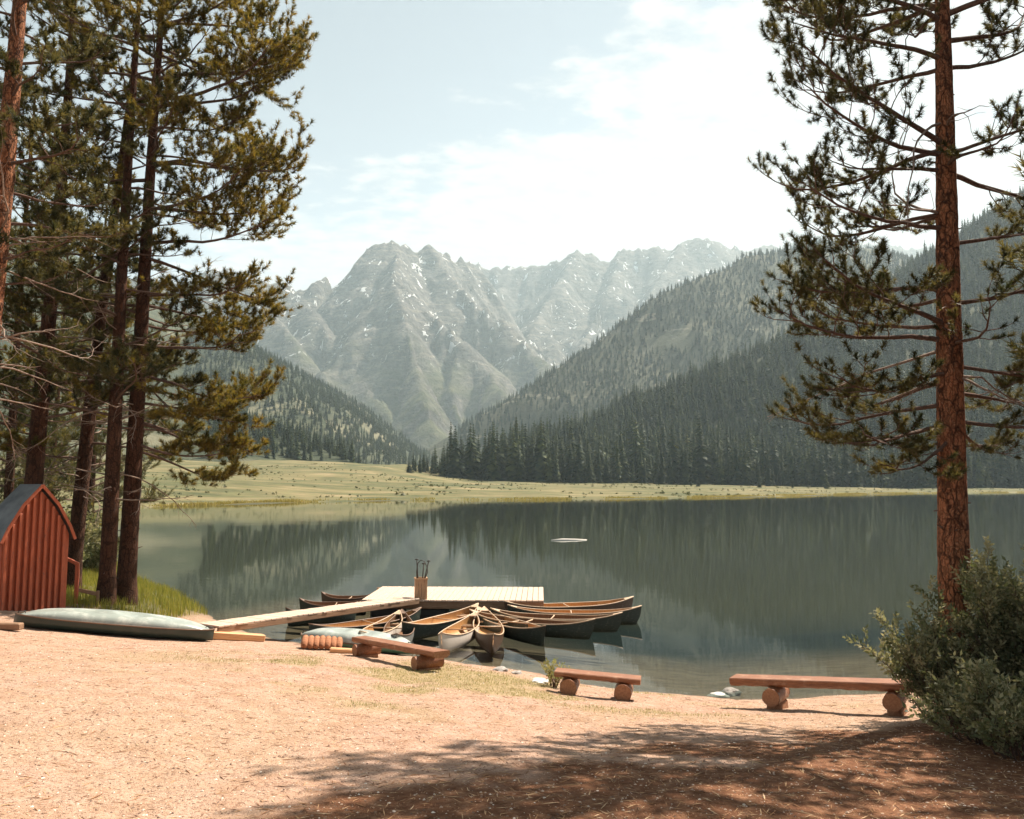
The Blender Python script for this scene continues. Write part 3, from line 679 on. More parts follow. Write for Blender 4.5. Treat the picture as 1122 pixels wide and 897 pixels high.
def pine(label, base, H, r0, lean=(0, 0), seed=1, limbs=None, needle='needle_olive', barkm='bark_dark', temps=None, group='tall pines', crook=.12, dens=1., name='pine_tree', twigstep=.2, tstart=.22, dead=0, tuftstep=.11, dead_rng=(2.5, 8)):
    """limbs: list of (height, azimuth, length, rise)"""
    r_ = random.Random(seed); nr = np.random.default_rng(seed)
    o = empty(name, base, 0, label, 'tree', group)
    n = 22; TP = []; RD = []
    for i in range(n + 1):
        t_ = i / n; z = H * t_
        TP.append(Vector((lean[0] * t_ + crook * math.sin(t_ * 5 + seed) * t_, lean[1] * t_ + crook * math.cos(t_ * 4 + seed * 2) * t_, z)))
        RD.append(r0 * ((1 - t_) ** .75 * .93 + .07) * (1 + .35 * math.exp(-z / .25)) )
    TP[0].z = -.3
    mb = MB(); V = []; 
    ns = 16
    P2 = []; R2 = []
    for i in range(111):
        p, _ = along(TP, i / 110); P2.append(p); f = i / 110 * n; j = min(int(f), n - 1); R2.append((RD[j] + (RD[j + 1] - RD[j]) * (f - j)) * (1 + r_.uniform(-.025, .03)))
    mb.tube(P2, R2, ns)
    # rough knots and stubs
    for k in range(26):
        h_ = r_.uniform(.5, H * .6); p, _ = along(TP, h_ / H); a = r_.random() * 6.28; rr = R2[int(h_ / H * 110)]
        d = Vector((math.cos(a), math.sin(a), r_.uniform(-.2, .5))); mb.tube([p + d * rr * .6, p + d * (rr + r_.uniform(.03, .12))], [.018, .008], 5, 1)
    pos = []; dirs = []; tw = MB()
    def twig(p, d, L, level):
        n_ = 4 if level else 5; Q = curve(p, d, L, n_, r_, .15, .16, .5)
        tw.tube(Q, [(.009 if level == 0 else .005) * (1 - .6 * i / n_) for i in range(n_ + 1)], 3, 0, False)
        nt_ = max(2, int(L / tuftstep))
        for i in range(nt_):
            if r_.random() > dens: continue
            t_ = .35 + .65 * (i + r_.random() * .5) / nt_; t_ = min(t_, 1); q, dd = along(Q, t_)
            s = Vector((r_.gauss(0, .5), r_.gauss(0, .5), abs(r_.gauss(.35, .3)))); pos.append(q[:]); dirs.append((dd * .9 + s)[:])
        q, dd = along(Q, 1.); pos.append(q[:]); dirs.append((dd + Vector((0, 0, .35)))[:])
        if level == 0 and L > .35:
            for k in range(int(L / .17)):
                t_ = r_.uniform(.25, .95); q, dd = along(Q, t_); a = r_.choice((-1, 1)) * r_.uniform(.5, 1.1)
                d2 = Matrix.Rotation(a, 3, 'Z') @ dd; d2.z += r_.uniform(-.1, .4); twig(q, d2, L * r_.uniform(.3, .5), 1)
    for (h_, az, L, rise) in limbs:
        p, _ = along(TP, min(h_ / H, .985)); d = Vector((math.cos(az), math.sin(az), rise))
        rr = .012 + .011 * L; n_ = 9
        Q = curve(p, d, L, n_, r_, -.35 + r_.uniform(-.15, .15), .10, .9)
        mb.tube(Q, [rr * (1 - .75 * i / n_) for i in range(n_ + 1)], 6, 1, False)
        m_ = int(L * (1 - tstart) / .78 / twigstep)
        for k in range(m_):
            t_ = tstart + (1 - tstart) * (k + r_.random()) / m_; q, dd = along(Q, min(t_, .99)); sd = 1 if k % 2 else -1
            a = sd * r_.uniform(.55, 1.15); d2 = Matrix.Rotation(a, 3, 'Z') @ dd; d2.z += r_.uniform(-.25, .35)
            twig(q, d2, max(.16, L * (.13 + .30 * (1 - abs(t_ - .5) * 1.2)) * r_.uniform(.6, 1.15)), 0)
        q, dd = along(Q, 1.); twig(q, dd, .3, 0)
    for k in range(dead):
        h_ = r_.uniform(*dead_rng); p, _ = along(TP, h_ / H); a = r_.random() * 6.28; L = r_.uniform(.8, 3.2)
        Q = curve(p, (math.cos(a), math.sin(a), r_.uniform(-.2, .4)), L, 8, r_, -.2, .2, .3); mb.tube(Q, [.021 * (1 - .8 * i / 8) for i in range(9)], 4, 2, False)
        for z in range(int(L * 4)):
            q, dd = along(Q, r_.uniform(.2, 1)); d2 = Matrix.Rotation(r_.uniform(-1.3, 1.3), 3, 'Z') @ dd; d2.z += r_.uniform(-.5, .4)
            mb.tube(curve(q, d2, r_.uniform(.15, .6), 4, r_, 0, .25), [.006, .005, .004, .003, .002], 3, 2, False)
    mb.build('trunk', [M[barkm], M['limb'], M['dead']], o, fix=False)
    Vn, Fn, An = needles(pos, dirs, temps, nr)
    TV = np.array([tuple(p) for p in tw.v]); TF = np.array(tw.f)
    V = np.concatenate([Vn, TV]); 
    me = npmesh('crown', V, [Fn, TF + len(Vn)], False, mi=np.concatenate([np.zeros(len(Fn), int), np.ones(len(TF), int)]), attrs={'var': np.concatenate([An, np.zeros(len(TV))])})
    link('crown', me, [M[needle], M['limb']], o)
    return o
TN = [tuft_template(60, .078, .0080, s, .07, (.25, 1.75)) for s in (1, 2, 3)]       # near
TF_ = [tuft_template(38, .125, .0155, s, .09, (.25, 1.7)) for s in (4, 5, 6)]       # 19 m away
T0 = [tuft_template(14, .15, .020, s, .16) for s in (7, 8)]            # out of frame / further

def auto_limbs(h0, h1, n, len_f, seed, rise=(.0, .45), azf=None):
    r_ = random.Random(seed); L = []; az = r_.random() * 6
    for i in range(n):
        h_ = h0 + (h1 - h0) * (i + r_.random() * .7) / n; az += 2.4 + r_.uniform(-.5, .5); a = az if azf is None else azf(r_)
        L.append((h_, a, len_f(h_) * r_.uniform(.7, 1.1), r_.uniform(*rise)))
    return L
def target_limbs(base, H, lean, specs):
    """specs: (u,v of the tip, depth offset in metres, rise) -> limb lists aimed at the tip"""
    L = []
    for u, v, dy, rise in specs:
        p = at(u, v, base.y + dy) - base; h_tip = p.z
        for _ in range(2):
            L_ = math.hypot(p.x - lean[0] * h_tip / H, p.y); h_ = h_tip - rise * L_ * .75 
        t_ = h_ / H; dx = p.x - lean[0] * t_; dyy = p.y - lean[1] * t_; L.append((max(h_, .5), math.atan2(dyy, dx), math.hypot(dx, dyy) * 1.07, rise))
    return L

# right pine
H_ = 13.4; ln = (.35, 0)
sp = [(868, 20, 1.0, .25), (905, 3, -.8, .2), (862, 152, -.3, .05), (858, 185, .7, .0), (895, 100, 1.2, .2), (884, 75, -1., .3), (880, 245, .2, -.05), (915, 215, -.8, .1), (870, 300, .4, .25), (862, 340, -.3, .2), (885, 365, .9, .05),
      (910, 310, -1., .2), (876, 455, .3, -.1), (905, 480, -.6, -.15), (930, 430, .8, -.05), (960, 495, .2, -.25), (1000, 500, -.8, -.3), (920, 385, -.9, .1),
      (1150, 60, .4, .3), (1180, 130, -.6, .2), (1190, 20, .3, .3), (1160, 200, .8, .1), (1185, 250, -.3, .1), (1170, 330, .5, .1), (1190, 395, -.5, 0), (1150, 440, .7, -.05), (1180, 470, 0, -.1), (1110, 490, .9, -.2), (1100, 350, -1.2, .1), (1090, 120, -1.3, .2),
      (930, 160, -.5, .1), (950, 260, 1.4, .1), (960, 60, 1.6, .2), (935, 340, 1.3, .1)]
L_ = target_limbs(TR, H_, ln, sp) + auto_limbs(9.0, 13.1, 32, lambda h: .6 + (13.5 - h) * .45, 3)
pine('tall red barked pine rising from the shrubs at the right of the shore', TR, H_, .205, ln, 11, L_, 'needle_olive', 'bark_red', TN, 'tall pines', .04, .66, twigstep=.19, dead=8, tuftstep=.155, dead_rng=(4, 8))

# left pines
B5 = onground(137, 661); B4 = onground(116, 661)
def lp(u, v, Y):
    p = at(u, v, Y); return Vector((p.x, p.y, gz(p.x, p.y)))
tip5 = [(334, 106, .4, .1), (318, 60, -.6, .15), (300, 30, .8, .2), (290, 5, -.4, .2), (300, 150, -1.2, .1), (296, 232, .3, .0), (290, 262, -.8, -.05), (298, 190, 1., .05), (276, 205, -1.4, .05), (297, 292, .4, -.05), (270, 318, -.6, .0), (280, 345, .8, -.05),
        (278, 385, 0, -.1), (268, 410, -1, -.05), (276, 440, .6, -.12), (255, 452, -.7, -.15), (272, 482, .2, -.2), (262, 512, .6, -.22), (235, 500, -.9, -.2), (240, 365, 1.2, 0), (236, 250, 1.5, .05), (225, 130, -1.8, .1), (240, 90, 1.7, .1), (250, 20, 1.8, .15), (250, 172, .4, .1), (262, 130, -.3, .1), (220, 470, 1.2, -.1), (215, 420, -1.2, -.05),
        (60, 100, -.5, .1), (50, 200, .8, .1), (40, 330, -.6, 0), (70, 400, .5, -.05), (60, 40, .3, .1), (90, 440, -.9, -.1), (55, 260, .2, .0)]
ln5 = (.45, -.2); H5 = 18.5
L_ = target_limbs(B5, H5, ln5, tip5) + auto_limbs(13, 18.2, 26, lambda h: .8 + (18.6 - h) * .45, 5)
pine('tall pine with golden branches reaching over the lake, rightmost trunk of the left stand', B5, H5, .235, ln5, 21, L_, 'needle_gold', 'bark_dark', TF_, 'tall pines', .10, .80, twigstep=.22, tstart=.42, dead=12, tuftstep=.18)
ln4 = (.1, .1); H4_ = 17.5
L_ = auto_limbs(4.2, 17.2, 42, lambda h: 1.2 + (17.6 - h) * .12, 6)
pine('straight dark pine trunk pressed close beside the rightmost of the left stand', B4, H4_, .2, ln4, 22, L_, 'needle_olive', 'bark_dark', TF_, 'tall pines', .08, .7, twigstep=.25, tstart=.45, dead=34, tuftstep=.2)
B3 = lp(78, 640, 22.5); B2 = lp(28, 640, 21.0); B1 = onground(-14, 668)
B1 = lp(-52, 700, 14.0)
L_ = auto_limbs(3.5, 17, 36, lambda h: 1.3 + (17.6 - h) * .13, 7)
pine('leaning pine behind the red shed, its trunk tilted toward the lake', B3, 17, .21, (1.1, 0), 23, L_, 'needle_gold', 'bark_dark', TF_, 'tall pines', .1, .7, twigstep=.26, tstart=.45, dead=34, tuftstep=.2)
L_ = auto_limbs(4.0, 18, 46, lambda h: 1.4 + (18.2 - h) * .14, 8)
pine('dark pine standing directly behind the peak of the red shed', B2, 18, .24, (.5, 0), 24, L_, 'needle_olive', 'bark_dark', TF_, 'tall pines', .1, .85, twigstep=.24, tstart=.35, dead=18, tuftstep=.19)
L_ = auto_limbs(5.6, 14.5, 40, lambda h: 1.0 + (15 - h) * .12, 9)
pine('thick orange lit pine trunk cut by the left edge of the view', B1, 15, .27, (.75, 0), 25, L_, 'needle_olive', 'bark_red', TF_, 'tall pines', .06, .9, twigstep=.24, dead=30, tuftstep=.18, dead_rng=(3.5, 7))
for k, (u, Y_, h_, lab) in enumerate(((95, 31, 15, 'thin pine far back between the leaning trunk and the straight trunk'), (5, 27, 17, 'dense pine in the gloom behind the left end of the shed'), (52, 36, 14, 'shorter pine on the meadow bank behind the shed'))):
    b = lp(u, 620, Y_); L_ = auto_limbs(1.8, h_ - .3, 56, lambda h, h_=h_: .7 + (h_ - h) * .17, 30 + k)
    pine(lab, b, h_, .16, (.1, 0), 40 + k, L_, 'needle_olive', 'bark_dark', T0, 'tall pines', .1, .9, twigstep=.3, dead=4, tuftstep=.2)
# neighbours of the right pine, outside the frame, whose shade falls on the sand
for k, (x, y, h_) in enumerate(((8.7, 9.3, 13), (8.3, 6.9, 12), (10.2, 11.2, 14), (7.4, 5.0, 12.5), (10.6, 8.2, 13))):
    L_ = auto_limbs(3.4, h_ - .3, 46, lambda h, h_=h_: .8 + (h_ - h) * .21, 60 + k)
    pine(['tallest pine outside the right of the view, behind the long bench', 'pine outside the view right of the leafy shrubs', 'pine outside the view by the water at the right', 'pine outside the view nearest the camera', 'pine outside the view farthest to the right'][k], Vector((x, y, gz(x, y))), h_, .17, (0, 0), 70 + k, L_, 'needle_olive', 'bark_red', T0, 'pines shading the sand', .1, .95, twigstep=.28, tuftstep=.20)

# ------------------------------------------------------------------ shrubs
def leaf_template(seed, n=9, L=.16, ll=.055, lw=.014):
    r_ = random.Random(seed); T = []
    for i in range(n):
        t_ = (i + .5) / n; a = i * 2.4 + r_.random(); sp = r_.uniform(.5, 1.1); o = Vector((0, 0, L * t_)); d = Vector((math.cos(a) * math.sin(sp), math.sin(a) * math.sin(sp), math.cos(sp)))
        s = d.cross(Vector((r_.uniform(-1, 1), r_.uniform(-1, 1), r_.uniform(-1, 1)))).normalized() * lw; l = ll * r_.uniform(.7, 1.2); mid = o + d * l * .45 + Vector((0, 0, -.002))
        T.append([o, mid + s, o + d * l]); T.append([o, o + d * l, mid - s])
    return np.array([[list(p) for p in tri] for tri in T])
LT = [leaf_template(s) for s in (1, 2, 3)]
def shrub(label, base, h, rad, stems, seed, mat='leaf_sage', temps=LT, name='shrub', group=None, droop=.0, cat='shrub', step=.05, lean=(0, 0)):
    r_ = random.Random(seed); nr = np.random.default_rng(seed); o = empty(name, base, 0, label, cat, group); mb = MB(); pos = []; dirs = []
    for k in range(stems):
        a = r_.random() * 6.28; q = math.sqrt(r_.random()); p = Vector((math.cos(a) * q * rad * .4, math.sin(a) * q * rad * .4, -.06))
        d = Vector((math.cos(a) * q * rad / h * 1.1 + lean[0], math.sin(a) * q * rad / h * 1.1 + lean[1], 1)); L = h * r_.uniform(.55, 1.08)
        Q = curve(p, d, L, 8, r_, -droop, .09); mb.tube(Q, [.010 * (1 - .8 * i / 8) for i in range(9)], 4, 0, False)
        for j in range(int(L / step)):
            t_ = r_.uniform(.12, 1) ; q_, dd = along(Q, t_); a2 = r_.random() * 6.28; d2 = (dd + Vector((math.cos(a2), math.sin(a2), .2)) * .8).normalized(); l2 = r_.uniform(.05, .28) * (1.15 - t_ * .6)
            e = q_ + d2 * l2; mb.tube([q_, e], [.003, .0015], 3, 0, False); pos.append(e[:]); dirs.append(d2[:]); pos.append((q_ + d2 * l2 * .5)[:]); dirs.append((d2 + Vector((0, 0, .5)))[:])
    mb.build('stems', M['limb'], o, fix=False); V, F, A = needles(pos, dirs, temps, nr, .7, 1.3, 1.4)
    link('foliage', npmesh('foliage', V, F, False, attrs={'var': A}), M[mat], o); return o
def og(u, v): return onground(u, v)
shrub('silvery green willow shrub on the left side of the red pine trunk', og(1036, 790), 1.22, .44, 24, 1, lean=(-.12, 0))
shrub('big leafy shrub in front of the base of the red pine', og(1078, 812), .55, .46, 36, 2)
shrub('tallest dense shrub rising at the right margin beside the pine', og(1136, 790), 1.62, .5, 44, 3)
shrub('low dark bush at the foot of the willow shrubs near the corner', og(1118, 830), .7, .44, 32, 4)
p = og(1150, 790); shrub('sprawling shrub half outside the right margin', p, 1.9, .7, 40, 5)
p = og(606, 752); shrub('small pale upright weed growing beside the middle bench', p, .32, .09, 9, 6, 'grass_dry', [leaf_template(9, 7, .09, .05, .010)], 'weed', cat='plant', step=.05)

# ------------------------------------------------------------------ grass and litter (uncountable)
def blades(name, X, Y, hts, wd, mat, label, cat='grass', lean=.35, seed=1, clump=1):
    r_ = np.random.default_rng(seed); n = len(X); Z = G(X, Y); a = r_.random(n) * 6.28; ln_ = r_.random(n) * lean; b = r_.random(n) * 6.28
    P0 = np.stack([X, Y, Z - .01], 1); s = np.stack([np.cos(a), np.sin(a), 0 * a], 1) * wd[:, None] / 2
    tip = P0 + np.stack([np.cos(b) * ln_ * hts, np.sin(b) * ln_ * hts, hts], 1); mid = P0 + (tip - P0) * .55 + np.stack([-np.cos(b) * ln_ * hts * .15, -np.sin(b) * ln_ * hts * .15, 0 * b], 1)
    V = np.stack([P0 - s, P0 + s, mid + s * .7, mid - s * .7, tip], 1).reshape(-1, 3); i = np.arange(n) * 5
    v = np.repeat(r_.random(n), 5)
    me = npmesh(name, V, [np.stack([i, i + 1, i + 2, i + 3], 1), np.stack([i + 3, i + 2, i + 4], 1)], False, attrs={'var': v})
    return tag(link(name, me, M[mat]), label, cat, kind='stuff')
r_ = np.random.default_rng(3)
X = r_.uniform(-22, -7.2, 120000); Y = r_.uniform(18.5, 40, 120000); s = lake_sdf(X, Y); k = (s > -.1) & (a_grass(X, Y, 0) > .45) & (r_.random(X.size) < .35 + .65 * (fbm(X, Y, 3, 5) > .5)); X, Y = X[k], Y[k]
blades('bank_grass', X, Y, r_.uniform(.10, .34, X.size) * (.6 + .7 * fbm(X / 1.2, Y / 1.2, 3, 8)), np.full(X.size, .014), 'grass_blade', 'yellow green grass on the bank behind the upturned boat')
X = r_.uniform(-6, 6, 60000); Y = r_.uniform(9.5, 18, 60000); k = (a_patch(X, Y, 0) > .25 + .5 * r_.random(X.size)) & (lake_sdf(X, Y) > .25); X, Y = X[k][:9000], Y[k][:9000]
blades('dry_grass', X, Y, r_.uniform(.015, .055, X.size), np.full(X.size, .006), 'grass_dry', 'thin yellowed grass patch in the sand before the benches', lean=.9)
# sedge line at the far waterline
tt = r_.random(26000); segs = [LK[i] for i in range(4, 14)]; P_ = []
L_ = [np.linalg.norm(segs[i + 1] - segs[i]) for i in range(len(segs) - 1)]; cum = np.cumsum([0] + L_); q = tt * cum[-1]
X = np.interp(q, cum, [p[0] for p in segs]); Y = np.interp(q, cum, [p[1] for p in segs]) + np.abs(r_.normal(0, 3.0, q.size)) + .2
k = fbm(X / 9, Y / 9, 3, 61) > .40 + .2 * r_.random(X.size); X, Y = X[k], Y[k]
blades('shore_sedge', X, Y, r_.uniform(.1, .75, X.size) * (.3 + fbm(X / 5, Y / 5, 3, 62)), np.full(X.size, .16), 'reed', 'yellow sedge fringe along the far waterline', 'sedge')
# low scrub specks over the meadow
X = r_.uniform(-260, 420, 9000); Y = r_.uniform(130, 470, 9000); s = lake_sdf(X, Y); k = (s > 3) & (fbm(X / 25, Y / 25, 4, 71) > .53) & (H1(X, Y) < 3) & (H4(X, Y) < 3); X, Y = X[k], Y[k]
V = []; F = []; A = []; Z = G(X, Y)
for x, y, z in zip(X, Y, Z):
    sz = r_.uniform(.25, .75) * (1.5 if r_.random() < .08 else 1); v_ = r_.random()
    for j in range(14):
        a = r_.random() * 6.28; e = r_.uniform(-.1, 1.2); c_ = np.array([x, y, z]) + np.array([math.cos(a) * math.cos(e), math.sin(a) * math.cos(e), math.sin(e) * .9]) * sz * r_.uniform(.2, .75); o = len(V)
        tdir = r_.normal(0, 1, (3, 3)) * sz * .3; V += [c_ + tdir[0], c_ + tdir[1], c_ + tdir[2]]; F.append((o, o + 1, o + 2)); A += [v_] * 3
tag(link('meadow_scrub', npmesh('meadow_scrub', np.array(V), np.array(F), False, attrs={'var': np.array(A)}), M['scrub']), 'low dark scrub dotted over the far meadow', 'scrub', kind='stuff')
# bushes behind the shed
for k, (u, v, Y_, h_, rd, lab) in enumerate(((98, 600, 30, 1.5, 1.2, 'loose green bush on the bank behind the two close trunks'), (60, 600, 26, 1.9, 1.4, 'leafy bush between the shed peak and the leaning pine'), (20, 600, 24, 2.2, 1.4, 'dark bush right behind the shed'))):
    b = lp(u, v, Y_); shrub(lab, b, h_, rd, 40, 80 + k, 'leaf_sage', [leaf_template(5, 8, .25, .11, .032)], 'bush', step=.09)
def solids(name, X, Y, size, elong, mats, label, cat, seed, zoff=.0, mi=None):
    r_ = np.random.default_rng(seed); n = len(X); Z = G(X, Y)
    O = np.array([(1, 0, 0), (-1, 0, 0), (0, 1, 0), (0, -1, 0), (0, 0, 1), (0, 0, -1)], float); O = O[None] * (1 + r_.uniform(-.25, .25, (n, 6, 1)))
    O = O * np.stack([size * elong, size, size * r_.uniform(.45, .8, n)], 1)[:, None, :]; a = r_.random(n) * 6.28; c, s = np.cos(a)[:, None], np.sin(a)[:, None]
    Vx = O[:, :, 0] * c - O[:, :, 1] * s; Vy = O[:, :, 0] * s + O[:, :, 1] * c; V = np.stack([Vx + X[:, None], Vy + Y[:, None], O[:, :, 2] + (Z + zoff)[:, None]], 2).reshape(-1, 3)
    T = np.array([(0, 2, 4), (2, 1, 4), (1, 3, 4), (3, 0, 4), (2, 0, 5), (1, 2, 5), (3, 1, 5), (0, 3, 5)]); F = (T[None] + (np.arange(n) * 6)[:, None, None]).reshape(-1, 3)
    return tag(link(name, npmesh(name, V, F, False, attrs={'var': np.repeat(r_.random(n), 6)}), mats), label, cat, kind='stuff')
t = NT('pebble_stone'); t.pbr(t.ramp(t.attr('var'), [(0, (.12, .08, .06)), (.4, (.30, .19, .13)), (.8, (.62, .48, .37)), (1, (.75, .66, .56))]), .85, None, .2); M['pebble'] = t.mat
t = NT('needle_litter'); t.pbr(t.ramp(t.attr('var'), [(0, (.09, .04, .02)), (.35, (.24, .11, .05)), (.7, (.46, .26, .13)), (1, (.66, .46, .28))]), .85, None, .2); M['litter'] = t.mat
def scat(n, seed, y1=17):
    r_ = np.random.default_rng(seed); v = r_.random(n) ** .8; Y = 3.4 + (y1 - 3.4) * v ** 1.3; X = r_.uniform(-.72, .72, n) * Y; k = lake_sdf(X, Y) > .15; return X[k], Y[k]
X, Y = scat(32000, 1); r_ = np.random.default_rng(9); solids('pebbles', X, Y, .0035 + .010 * r_.random(X.size) ** 3 , np.full(X.size, 1.2), M['pebble'], 'small pebbles and crumbs scattered through the sand', 'pebbles', 2)
X, Y = scat(30000, 4); dn = np.clip(a_duff_shade(X, Y, 0) + .34, 0, 1); k = r_.random(X.size) < dn; X, Y = X[k], Y[k]
solids('pine_litter', X, Y, .0018 + .0035 * r_.random(X.size) ** 2, 6 + 12 * r_.random(X.size), M['litter'], 'brown fallen needles, twigs and bark chips on the sand', 'litter', 5, .003)
# ------------------------------------------------------------------ dock
M['dock'] = wood('weathered_dock_planks', (.44, .31, .23), (.62, .48, .38), 1.2, (10, 1.2, 10), .75, .2)
M['dockdark'] = wood('dock_timber', (.20, .115, .07), (.32, .20, .125), 1., (1, 10, 10), .8, .2)
M['steel'] = NT('galvanised_steel'); M['steel'].pbr((.45, .46, .47), .4, None, .5, .9); M['steel'] = M['steel'].mat
def plank_deck(mb, L, W, th, pw=.14, gap=.012, seed=1, along_y=False):
    r_ = random.Random(seed); n = int(L / (pw + gap))
    for i in range(n):
        x = -L / 2 + (i + .5) * L / n; mb.box((x, r_.uniform(-.012, .012), r_.uniform(-.003, .003)), (L / n - gap, W, th), None, 0, .006)
DZ = .40
d0 = onz(410, 648, DZ); 
dock = empty('dock', (-1.55, 23.85, 0), R(-2), 'weathered plank landing stage floating among the canoes', 'dock')
mb = MB(); plank_deck(mb, 4.9, 2.9, .045); mb.build('deck', M['dock'], dock, (0, 0, DZ))
mb = MB()
for y in (-1.4, 1.4): mb.box((0, y, DZ - .12), (4.9, .06, .19), None, 0, .01)
for x in (-2.4, 0, 2.4): mb.box((x, 0, DZ - .12), (.06, 2.7, .18), None, 0, .01)
mb.build('frame', M['dockdark'], dock)
mb = MB()
for x in (-1.8, -.6, .6, 1.8):
    for y in (-1.0, 1.0): mb.box((x, y, .02), (.9, .6, .34), None, 0, .05)
t = NT('black_float'); t.pbr((.02, .022, .024), .5, None, .4); M['black'] = t.mat
mb.build('float', M['black'], dock)
for x, y in ((-2.52, 1.2),):
    mb = MB(); mb.tube([(x, y, -1.5), (x, y, .42)], .05, 10); mb.build('pile', M['dockdark'], dock)
a = onz(226, 686, .62); b = onz(452, 661.5, DZ + .03); a.y += .1
b = Vector((-2.75, 22.5, DZ + .06)); dirv = b - a; Lg = dirv.length; yaw = math.atan2(dirv.y, dirv.x); pit = math.asin(dirv.z / Lg)
gw = empty('gangway', (a + b) / 2, yaw, 'long narrow plank gangway sloping from the sand to the landing stage', 'gangway'); gw.rotation_euler = (0, -pit, yaw)
mb = MB(); plank_deck(mb, Lg, .68, .035, .14, .01, 3); mb.build('deck', M['dock'], gw)
for y in (-.31, .31):
    mb = MB(); mb.box((0, y, -.075), (Lg, .05, .11), None, 0, .01); mb.build('side_beam', M['dockdark'], gw)

# paddle box
p = onz(461, 656, DZ + .022); bx = empty('paddle_box', (p.x, p.y, DZ + .026), R(12), 'slatted wooden box holding paddles on the landing stage', 'box')
mb = MB(); W_ = .30; Hb = .56
for s_ in range(4):
    for k in range(4):
        q = -W_ / 2 + (k + .5) * W_ / 4; Mx = Matrix.Rotation(s_ * math.pi / 2, 4, 'Z'); c_ = Mx @ Vector((q, W_ / 2, Hb / 2)); mb.box(c_, (W_ / 4 - .008, .018, Hb), Mx, 0, .003)
M['boxwood'] = wood('box_slats', (.40, .22, .12), (.60, .38, .23), 2, (8, 8, 1), .7, .2)
mb.build('slats', M['boxwood'], bx)
mb = MB()
for s_ in range(4):
    Mx = Matrix.Rotation(s_ * math.pi / 2, 4, 'Z'); mb.box(Mx @ Vector((0, W_ / 2 + .012, Hb - .02)), (W_ + .05, .022, .05), Mx, 0, .003)
mb.box((0, 0, .012), (W_ - .02, W_ - .02, .02)); mb.build('rim', M['boxwood'], bx)
t = NT('dark_varnish'); t.pbr((.035, .022, .016), .4, None, .5); M['dvarn'] = t.mat
base = Vector((p.x, p.y, DZ + .05))
for k, (dx, dy, lx, ly, h_, lab) in enumerate(((-.07, .02, -.05, .0, 1.02, 'dark paddle standing upright at the left of the box'), (.05, -.05, .16, .03, .98, 'dark paddle leaning right out of the box'), (.02, .07, .04, .05, .9, 'shorter dark paddle in the middle of the box'))):
    pd = empty('paddle', base + Vector((dx, dy, .0)), 0, lab, 'paddle', 'paddles in the box')
    mb = MB(); mb.tube([(0, 0, .3), (lx, ly, h_)], .016, 8); mb.build('shaft', M['dvarn'], pd)
    mb = MB(); mb.tube([(0, 0, .0), (0, 0, .08), (0, 0, .25), (0, 0, .32)], [.045, .07, .065, .018], 10, 0, True, True, .2); mb.build('blade', M['dvarn'], pd)
    mb = MB(); mb.tube([(lx - .05, ly, h_), (lx, ly, h_ + .012), (lx + .05, ly, h_)], [.014, .018, .014], 8); mb.build('grip', M['dvarn'], pd)
rp = MB(); pts = [base + Vector((-.09, -.08, .4)), base + Vector((-.11, -.09, .7)), base + Vector((-.08, -.09, .93)), base + Vector((0, -.09, 1.02)), base + Vector((.10, -.08, .98)), base + Vector((.17, -.08, .84)), base + Vector((.19, -.08, .7)), base + Vector((.13, -.08, .55)), base + Vector((.08, -.08, .4))]
rp.tube(pts, .013, 6); tag(rp.build('bow_hoop', M['dvarn'], loc=(0, 0, 0)), 'thin dark hoop curving up out of the paddle box', 'hoop')

# ------------------------------------------------------------------ canoes
def canoe_mesh(L=4.2, B=.40, D=.28, rise=.19, inner=False, n=29, m_=8):
    V = []; F = []; o_ = .018 if inner else 0
    for i in range(n):
        t_ = -1 + 2 * i / (n - 1); tl = t_ * (1 - (.03 if inner else 0)); a = abs(tl)
        b = max(B * (1 - a ** 2.3) ** .95 - (o_ if a < .97 else 0), .004); sh = D + rise * a ** 3.2; kl = -.08 + (sh + .08) * max(0, (a - .90) / .10) ** 2 * .35
        if inner: kl = max(kl + .09, .015) + .05 * a ** 4; 
        for j in range(-m_, m_ + 1):
            u = abs(j) / m_; s_ = 1 if j >= 0 else -1
            yy = b * (1 - (1 - u) ** 2.4) ** .85 * (1 + .04 * math.sin(u * 3.14)); z = kl + (sh - kl) * u ** 2.1
            xo = L / 2 * tl * (1 + 0.0 * u) - (1 - u) * (.10 if a > .999 - (.03 if inner else 0) else .10 * a ** 14) * (1 if tl > 0 else -1)
            V.append((xo, yy * s_, z))
    w_ = 2 * m_ + 1
    for i in range(n - 1):
        for j in range(2 * m_): F.append((i * w_ + j, (i + 1) * w_ + j, (i + 1) * w_ + j + 1, i * w_ + j + 1))
    return V, F
def hullmat(name, c, wear, rough=.45):
    t = NT(name); g = t.noise(4, 5, .65); cc = t.mix(t.rng(g, .5, .72, 0, .5), c, wear); cc = t.mix(t.rng(t.noise(26, 5, .7, sc=(.25, 1, 2.5)), .60, .68, 0, .5), cc, (.45, .42, .38)); t.pbr(cc, rough, t.bump(g, .1, .01), .4); return t.mat
HM = {'dark': hullmat('dark_green_hull', (.018, .028, .022), (.05, .045, .03)), 'brown': hullmat('brown_hull', (.075, .04, .022), (.15, .08, .045)),
      'cream': hullmat('cream_hull', (.66, .58, .50), (.42, .34, .27)), 'grey': hullmat('grey_hull', (.16, .16, .15), (.3, .27, .24))}
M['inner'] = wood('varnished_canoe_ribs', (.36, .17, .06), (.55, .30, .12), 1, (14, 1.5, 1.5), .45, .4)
M['innerdark'] = wood('dark_brown_interior', (.13, .065, .035), (.24, .125, .06), 1, (14, 1.5, 1.5), .5, .3)  # darker brown lining used in some of the canoes
M['gunw'] = wood('worn_gunwale', (.42, .27, .16), (.60, .44, .30), 2, (1, 8, 8), .5, .4)
